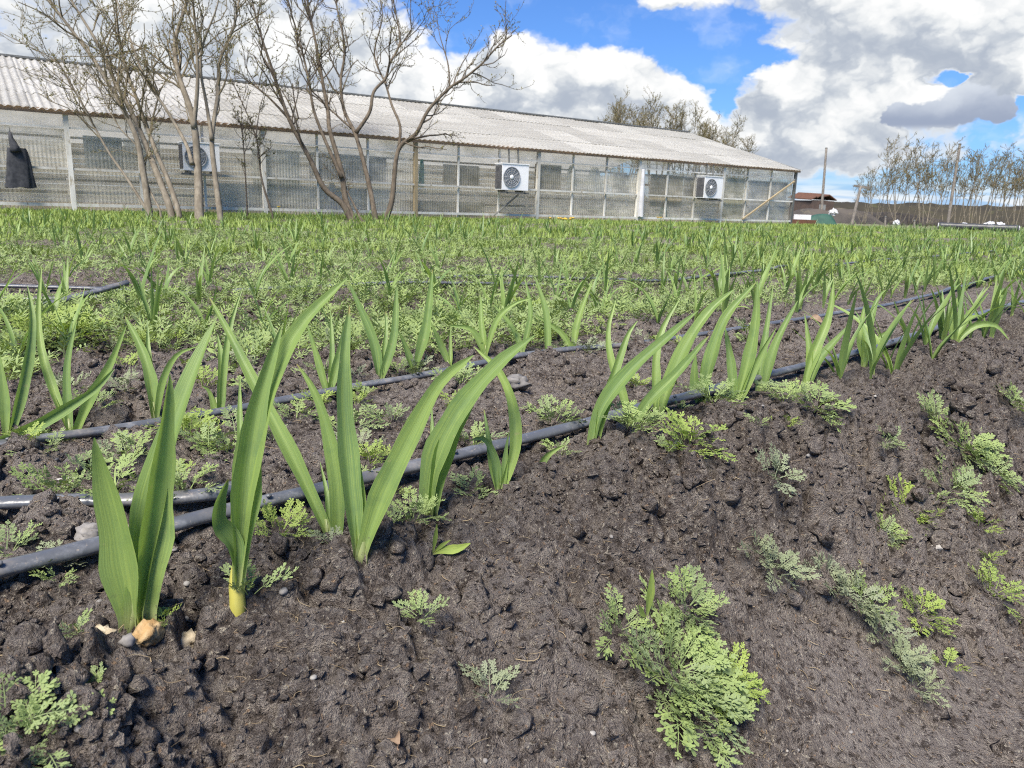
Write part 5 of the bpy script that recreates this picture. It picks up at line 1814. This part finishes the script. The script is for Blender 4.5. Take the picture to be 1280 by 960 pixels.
def far_tree(seed, h, w, stems, bud, nb, lean=0.15, low=0.35, thin=1.0):
    """a tree in its own frame: returns the meshes of its stems and of its crown"""
    rng = random.Random(seed)
    mb, crown, buds = MB(), MB(), []
    for k in range(stems):
        a = rng.uniform(0, 6.28)
        top = np.array([math.cos(a) * w * 0.5 * rng.uniform(0.3, 1), math.sin(a) * w * 0.5 * rng.uniform(0.3, 1), h * rng.uniform(0.8, 1.0)])
        b = np.array([math.cos(a), math.sin(a), 0]) * 0.12 * (stems > 1)
        mid = b + (top - b) * 0.45 + np.array([rng.gauss(0, lean), rng.gauss(0, lean), 0])
        P = spline(np.array([b - [0, 0, 0.05], mid, top]), 12)
        r = np.linspace(0.05, 0.012, 12) * (0.8 + 0.05 * h) * thin
        mb.tube(P, r, 6)
        grow_twigs(crown, buds, P[int(12 * low):], r[int(12 * low):], rng, 0, len(nb) - 1, (h * 0.22, h * 0.12, h * 0.06), nb, rmin=0.0068)
    bud_mesh(crown, buds, bud)
    return mb.mesh('trunk', [M['bark']]), crown.mesh('crown', [M['twig'], M['bud']])


def put_tree(meshes, P, label, group, rz, sc):
    root = thing('tree', tuple(P), label, 'tree', group, rz)
    root.scale = (sc, sc, sc)
    obj('trunk', meshes[0], root)
    obj('crown', meshes[1], root)


back = [far_tree(20 + k, 5.6, 3.6, 8, 0.05, (4, 6, 7), low=0.25) for k in range(3)]
for k, (px, dd, sc, lab) in enumerate([(775, 42, 1.0, 'budding tree standing tallest behind the greenhouse ridge'), (815, 43, 1.02, 'budding tree second along the ridge behind the greenhouse'),
                                       (850, 44, 0.94, 'budding tree in the middle of the clump behind the roof'), (885, 45, 0.90, 'rounder budding tree of the clump behind the roof slope'),
                                       (912, 46, 0.80, 'lowest budding tree where the roof slopes to its end')]):
    P = at(px, 262, dd)
    put_tree(back[k % 3], (P[0], P[1], 0), lab, 'trees behind the greenhouse', k * 2.1, sc)
hedge = [far_tree(50 + k, 3.4, 2.3, 5, 0.034, (4, 6, 7), 0.16, 0.22, 0.45) for k in range(5)]
HEDGE_LAB = ['thin bare tree nearest the leaning post with the cross piece', 'second bare tree counted from the leaning post along the bank',
             'third bare tree counted from the leaning post along the bank', 'fourth bare tree counted from the leaning post along the bank',
             'fifth bare tree counted from the leaning post, before the bank', 'bare tree two places before the weathered leaning pole',
             'bare tree just before the weathered leaning pole', 'bare tree standing at the weathered leaning pole',
             'bare tree just past the weathered leaning pole', 'second bare tree past the weathered leaning pole', 'third bare tree past the weathered leaning pole, behind white scrap',
             'fourth bare tree past the weathered leaning pole', 'fifth bare tree past the weathered leaning pole', 'sixth bare tree past the weathered leaning pole',
             'seventh bare tree past the weathered leaning pole', 'last bare tree of the row past the weathered leaning pole']
for k, px in enumerate([1080, 1094, 1110, 1124, 1140, 1155, 1168, 1182, 1198, 1212, 1226, 1240, 1254, 1268, 1284, 1302]):
    dd = 34 + (k * 7 % 5) * 0.9
    P = at(px, 275, dd)
    put_tree(hedge[k % 5], (P[0], P[1], 0), HEDGE_LAB[k], 'bare trees along the dry bank', k * 1.7, (0.72 if px < 1110 else 0.95) * random.uniform(0.9, 1.12))

# ================================================================ far side of the field
def heap(name, c, size, mat, label, cat, seed, kind=None, nx=60, ny=26, rz=0.0):
    gx, gy = np.meshgrid(np.linspace(-1, 1, nx), np.linspace(-1, 1, ny), indexing='ij')
    prof = np.clip(1 - np.abs(gy) ** 2.2, 0, 1) * np.clip(1 - np.abs(gx) ** 6, 0, 1)
    z = prof * (0.55 + 0.75 * fbm(gx * size[0] * 0.35 + seed, gy * size[1] * 0.6, seed, 4)) * size[2] - 0.05
    z = z + prof * size[2] * 0.35 * (lumps(gx * size[0] * 1.6, gy * size[1] * 1.6, seed + 3) - 0.3)
    V = np.stack([gx * size[0], gy * size[1], z], -1).reshape(-1, 3)
    i, k = np.meshgrid(np.arange(nx - 1), np.arange(ny - 1), indexing='ij')
    i, k = i.ravel(), k.ravel()
    Q = np.stack([i * ny + k, (i + 1) * ny + k, (i + 1) * ny + k + 1, i * ny + k + 1], 1)
    o = obj(name, np_mesh(name, V, Q, None, [M[mat]]))
    o.location, o.rotation_euler = c, (0, 0, rz)
    return tag(o, label, cat, None, kind)


P = at(1250, 275, 52)
heap('bank', (P[0], P[1], 0), (26, 3.2, 1.0), 'bank', None, None, 3, 'structure', 160, 30, -0.42)
P = at(985, 270, 70)
heap('hills', (P[0] + 60, P[1] + 60, 0), (160, 30, 2.2), 'bank', None, None, 8, 'structure', 160, 30, -0.6)
P = at(1040, 280, 36)
heap('rubble_heap', (P[0], P[1], 0), (2.2, 1.2, 0.55), 'dump', 'dark grey rubble heap beyond the end of the greenhouse', 'rubble', 5)
P = at(1105, 280, 38)
heap('rubble_heap', (P[0], P[1], 0), (3.2, 1.3, 0.5), 'dump', 'low dark earth heap between the leaning post and the bare trees', 'rubble', 9)
P = at(1024, 283, 31)
heap('green_tarp', (P[0], P[1], 0), (0.62, 0.4, 0.42), 'tarp', 'dark green tarpaulin bundle before the rubble heap', 'tarpaulin', 12, None, 24, 18)
for k, (px, py, sc, lab) in enumerate([(1236, 284, 0.32, 'crumpled white plastic scrap behind the black roll'), (1250, 284, 0.26, 'smaller white plastic scrap by the end of the black roll'),
                                       (1040, 273, 0.26, 'white scrap on the rubble heap'), (1205, 284, 0.2, 'white rag half hidden behind the black roll'), (1120, 284, 0.16, 'pale scrap at the foot of the low heap')]):
    P = at(px, py, 29 if k != 2 else 33.5)
    V, F = rock(80 + k, ICO3, 0.9, 0.9)
    o = MB().add(V * sc * 0.6, None, F).build('plastic_scrap', M['white_rag'], smooth=False)
    o.location = (P[0], P[1], 0.16 if k != 2 else 0.45)
    tag(o, lab, 'scrap')
Pa, Pb = at(1172, 290, 27.0), at(1272, 291, 26.0)
Pa[2] = Pb[2] = 0.12
roll = thing('plastic_roll', tuple((Pa + Pb) / 2), 'long black plastic roll lying at the far edge of the field', 'roll', None)
mid = (Pa + Pb) / 2
tt = np.linspace(0, 1, 26)[:, None]
MB().tube(Pa - mid + (Pb - Pa) * tt, 0.12 * (1 + 0.05 * np.sin(np.arange(26) * 1.9)), 14).build('roll_body', M['black_plastic'], roll)
for e in (Pa, Pb):
    dr = (Pb - Pa) / np.linalg.norm(Pb - Pa) * (1 if e is Pb else -1)
    a = np.arange(17) * math.pi / 8
    s_, n_ = np.cross(dr, [0, 0, 1]), np.array([0, 0, 1.0])
    MB().tube(np.array([e - mid + dr * 0.01 + 0.085 * (math.cos(q) * s_ + math.sin(q) * n_) for q in a]), 0.02, 6).build('roll_end', M['white_rag'], roll)


def pole(px0, px1, depth, r, label, cross=False, name='pole'):
    B, T = at(*px0, depth), at(*px1, depth)
    B[2] = -0.1
    root = thing(name, (B[0], B[1], 0), label, 'pole')
    o = np.array([B[0], B[1], 0])
    n = 10
    P = np.array([B + (T - B) * t for t in np.linspace(0, 1, n)]) - o
    MB().tube(P, np.linspace(r, r * 0.75, n), 10).build('shaft', M['pole'], root)
    if cross:
        beam('cross_piece', P[-1] + [-0.28, 0, 0.02], P[-1] + [0.34, 0, 0.02 - 0.06], 0.08, 'pole', root)
    else:
        MB().tube(np.array([P[-1] + [0, 0, -0.02], P[-1] + [0, 0, 0.03]]), [r * 0.95, r * 0.6], 10).build('cap', M['dark_metal'], root)
    return root


pole((1027, 268), (1033, 185), 46, 0.085, 'tall plain wooden pole beyond the end of the greenhouse')
pole((1184, 284), (1200, 180), 34, 0.075, 'weathered pole leaning among the bare trees')
pole((1064, 284), (1076, 233), 31, 0.07, 'short leaning post with a crooked cross piece', True, 'leaning_post')
pole((1106, 285), (1107, 271), 30, 0.045, 'short stake at the field edge beside the low heap', False, 'stake')
pole((1143, 286), (1143, 276), 30, 0.05, 'stub of a stake before the bare trees', False, 'stake')


def shed():
    P = at(1012, 268, 54)
    root = thing('brick_shed', (P[0], P[1], 0), 'small ruined brick shed with a broken rust-red roof', 'shed', None, 0.35)
    w, d, h = 0.95, 1.2, 1.25
    part('wall', (-w, -d, -0.05), (w, -d + 0.12, h), 'brick', root)
    part('wall', (-w, d - 0.12, -0.05), (w, d, h), 'brick', root)
    part('wall', (-w, -d + 0.12, -0.05), (-w + 0.12, d - 0.12, h), 'brick', root)
    part('wall', (w - 0.12, -d + 0.12, -0.05), (w, d - 0.12, h), 'brick', root)
    for k, (x0, x1, z0, z1) in enumerate([(-1.05, -0.6, 1.28, 1.5), (-0.62, -0.1, 1.42, 1.66), (-0.12, 0.42, 1.5, 1.62), (0.40, 1.05, 1.6, 1.28)]):
        o = MB().add([(x0, -d - .1, z0), (x1, -d - .1, z1), (x1, d + .1, z1 + .1), (x0, d + .1, z0 + .1), (x0, -d - .1, z0 + .07), (x1, -d - .1, z1 + .07), (x1, d + .1, z1 + .17), (x0, d + .1, z0 + .17)],
                     [(3, 2, 1, 0), (4, 5, 6, 7), (0, 1, 5, 4), (1, 2, 6, 5), (2, 3, 7, 6), (3, 0, 4, 7)]).build('roof_sheet', M['rust'], root, smooth=False)
        o.rotation_euler = (0, 0, 0.03 * (k - 1))
    part('door', (-0.3, -d - 0.03, 0), (0.25, -d - 0.004, 1.0), 'grey_board', root)


shed()
P = at(1003, 274, 29)
o = thing('white_board', (P[0], P[1], 0.0), 'white board leaning on a dark red base past the greenhouse corner', 'board', None, -0.3)
part('sheet', (-0.32, 0, 0.16), (0.30, 0.03, 0.34), 'white_rag', o)
part('base', (-0.36, -0.05, -0.02), (0.5, 0.08, 0.15), 'rust', o)

# a few dandelions by the greenhouse
for k, (px, py, n) in enumerate([(700, 287, 5), (706, 289, 4), (823, 281, 4), (715, 287, 3), (350, 272, 3)]):
    P = gp(px, py + 2)
    d = thing('dandelion', tuple(P), 'yellow dandelion blooming in the grass strip by the greenhouse', 'flower', 'dandelions')
    for j in range(n):
        a = j * 2.4
        q = np.array([math.cos(a) * 0.07 * j / 2, math.sin(a) * 0.07 * j / 2, 0])
        st = obj('flower_stalk', MB().tube(np.array([q, q * 1.2 + [0, 0, 0.1], q * 1.3 + [0, 0, 0.2]]), 0.004, 5).mesh('flower_stalk', [M['weed_fresh']]), d)
        V, F = ICO2
        MB().add(V * np.array([0.022, 0.022, 0.012]) + q * 1.3 + np.array([0, 0, 0.205]), None, F).build('flower_head', M['yellow'], st)
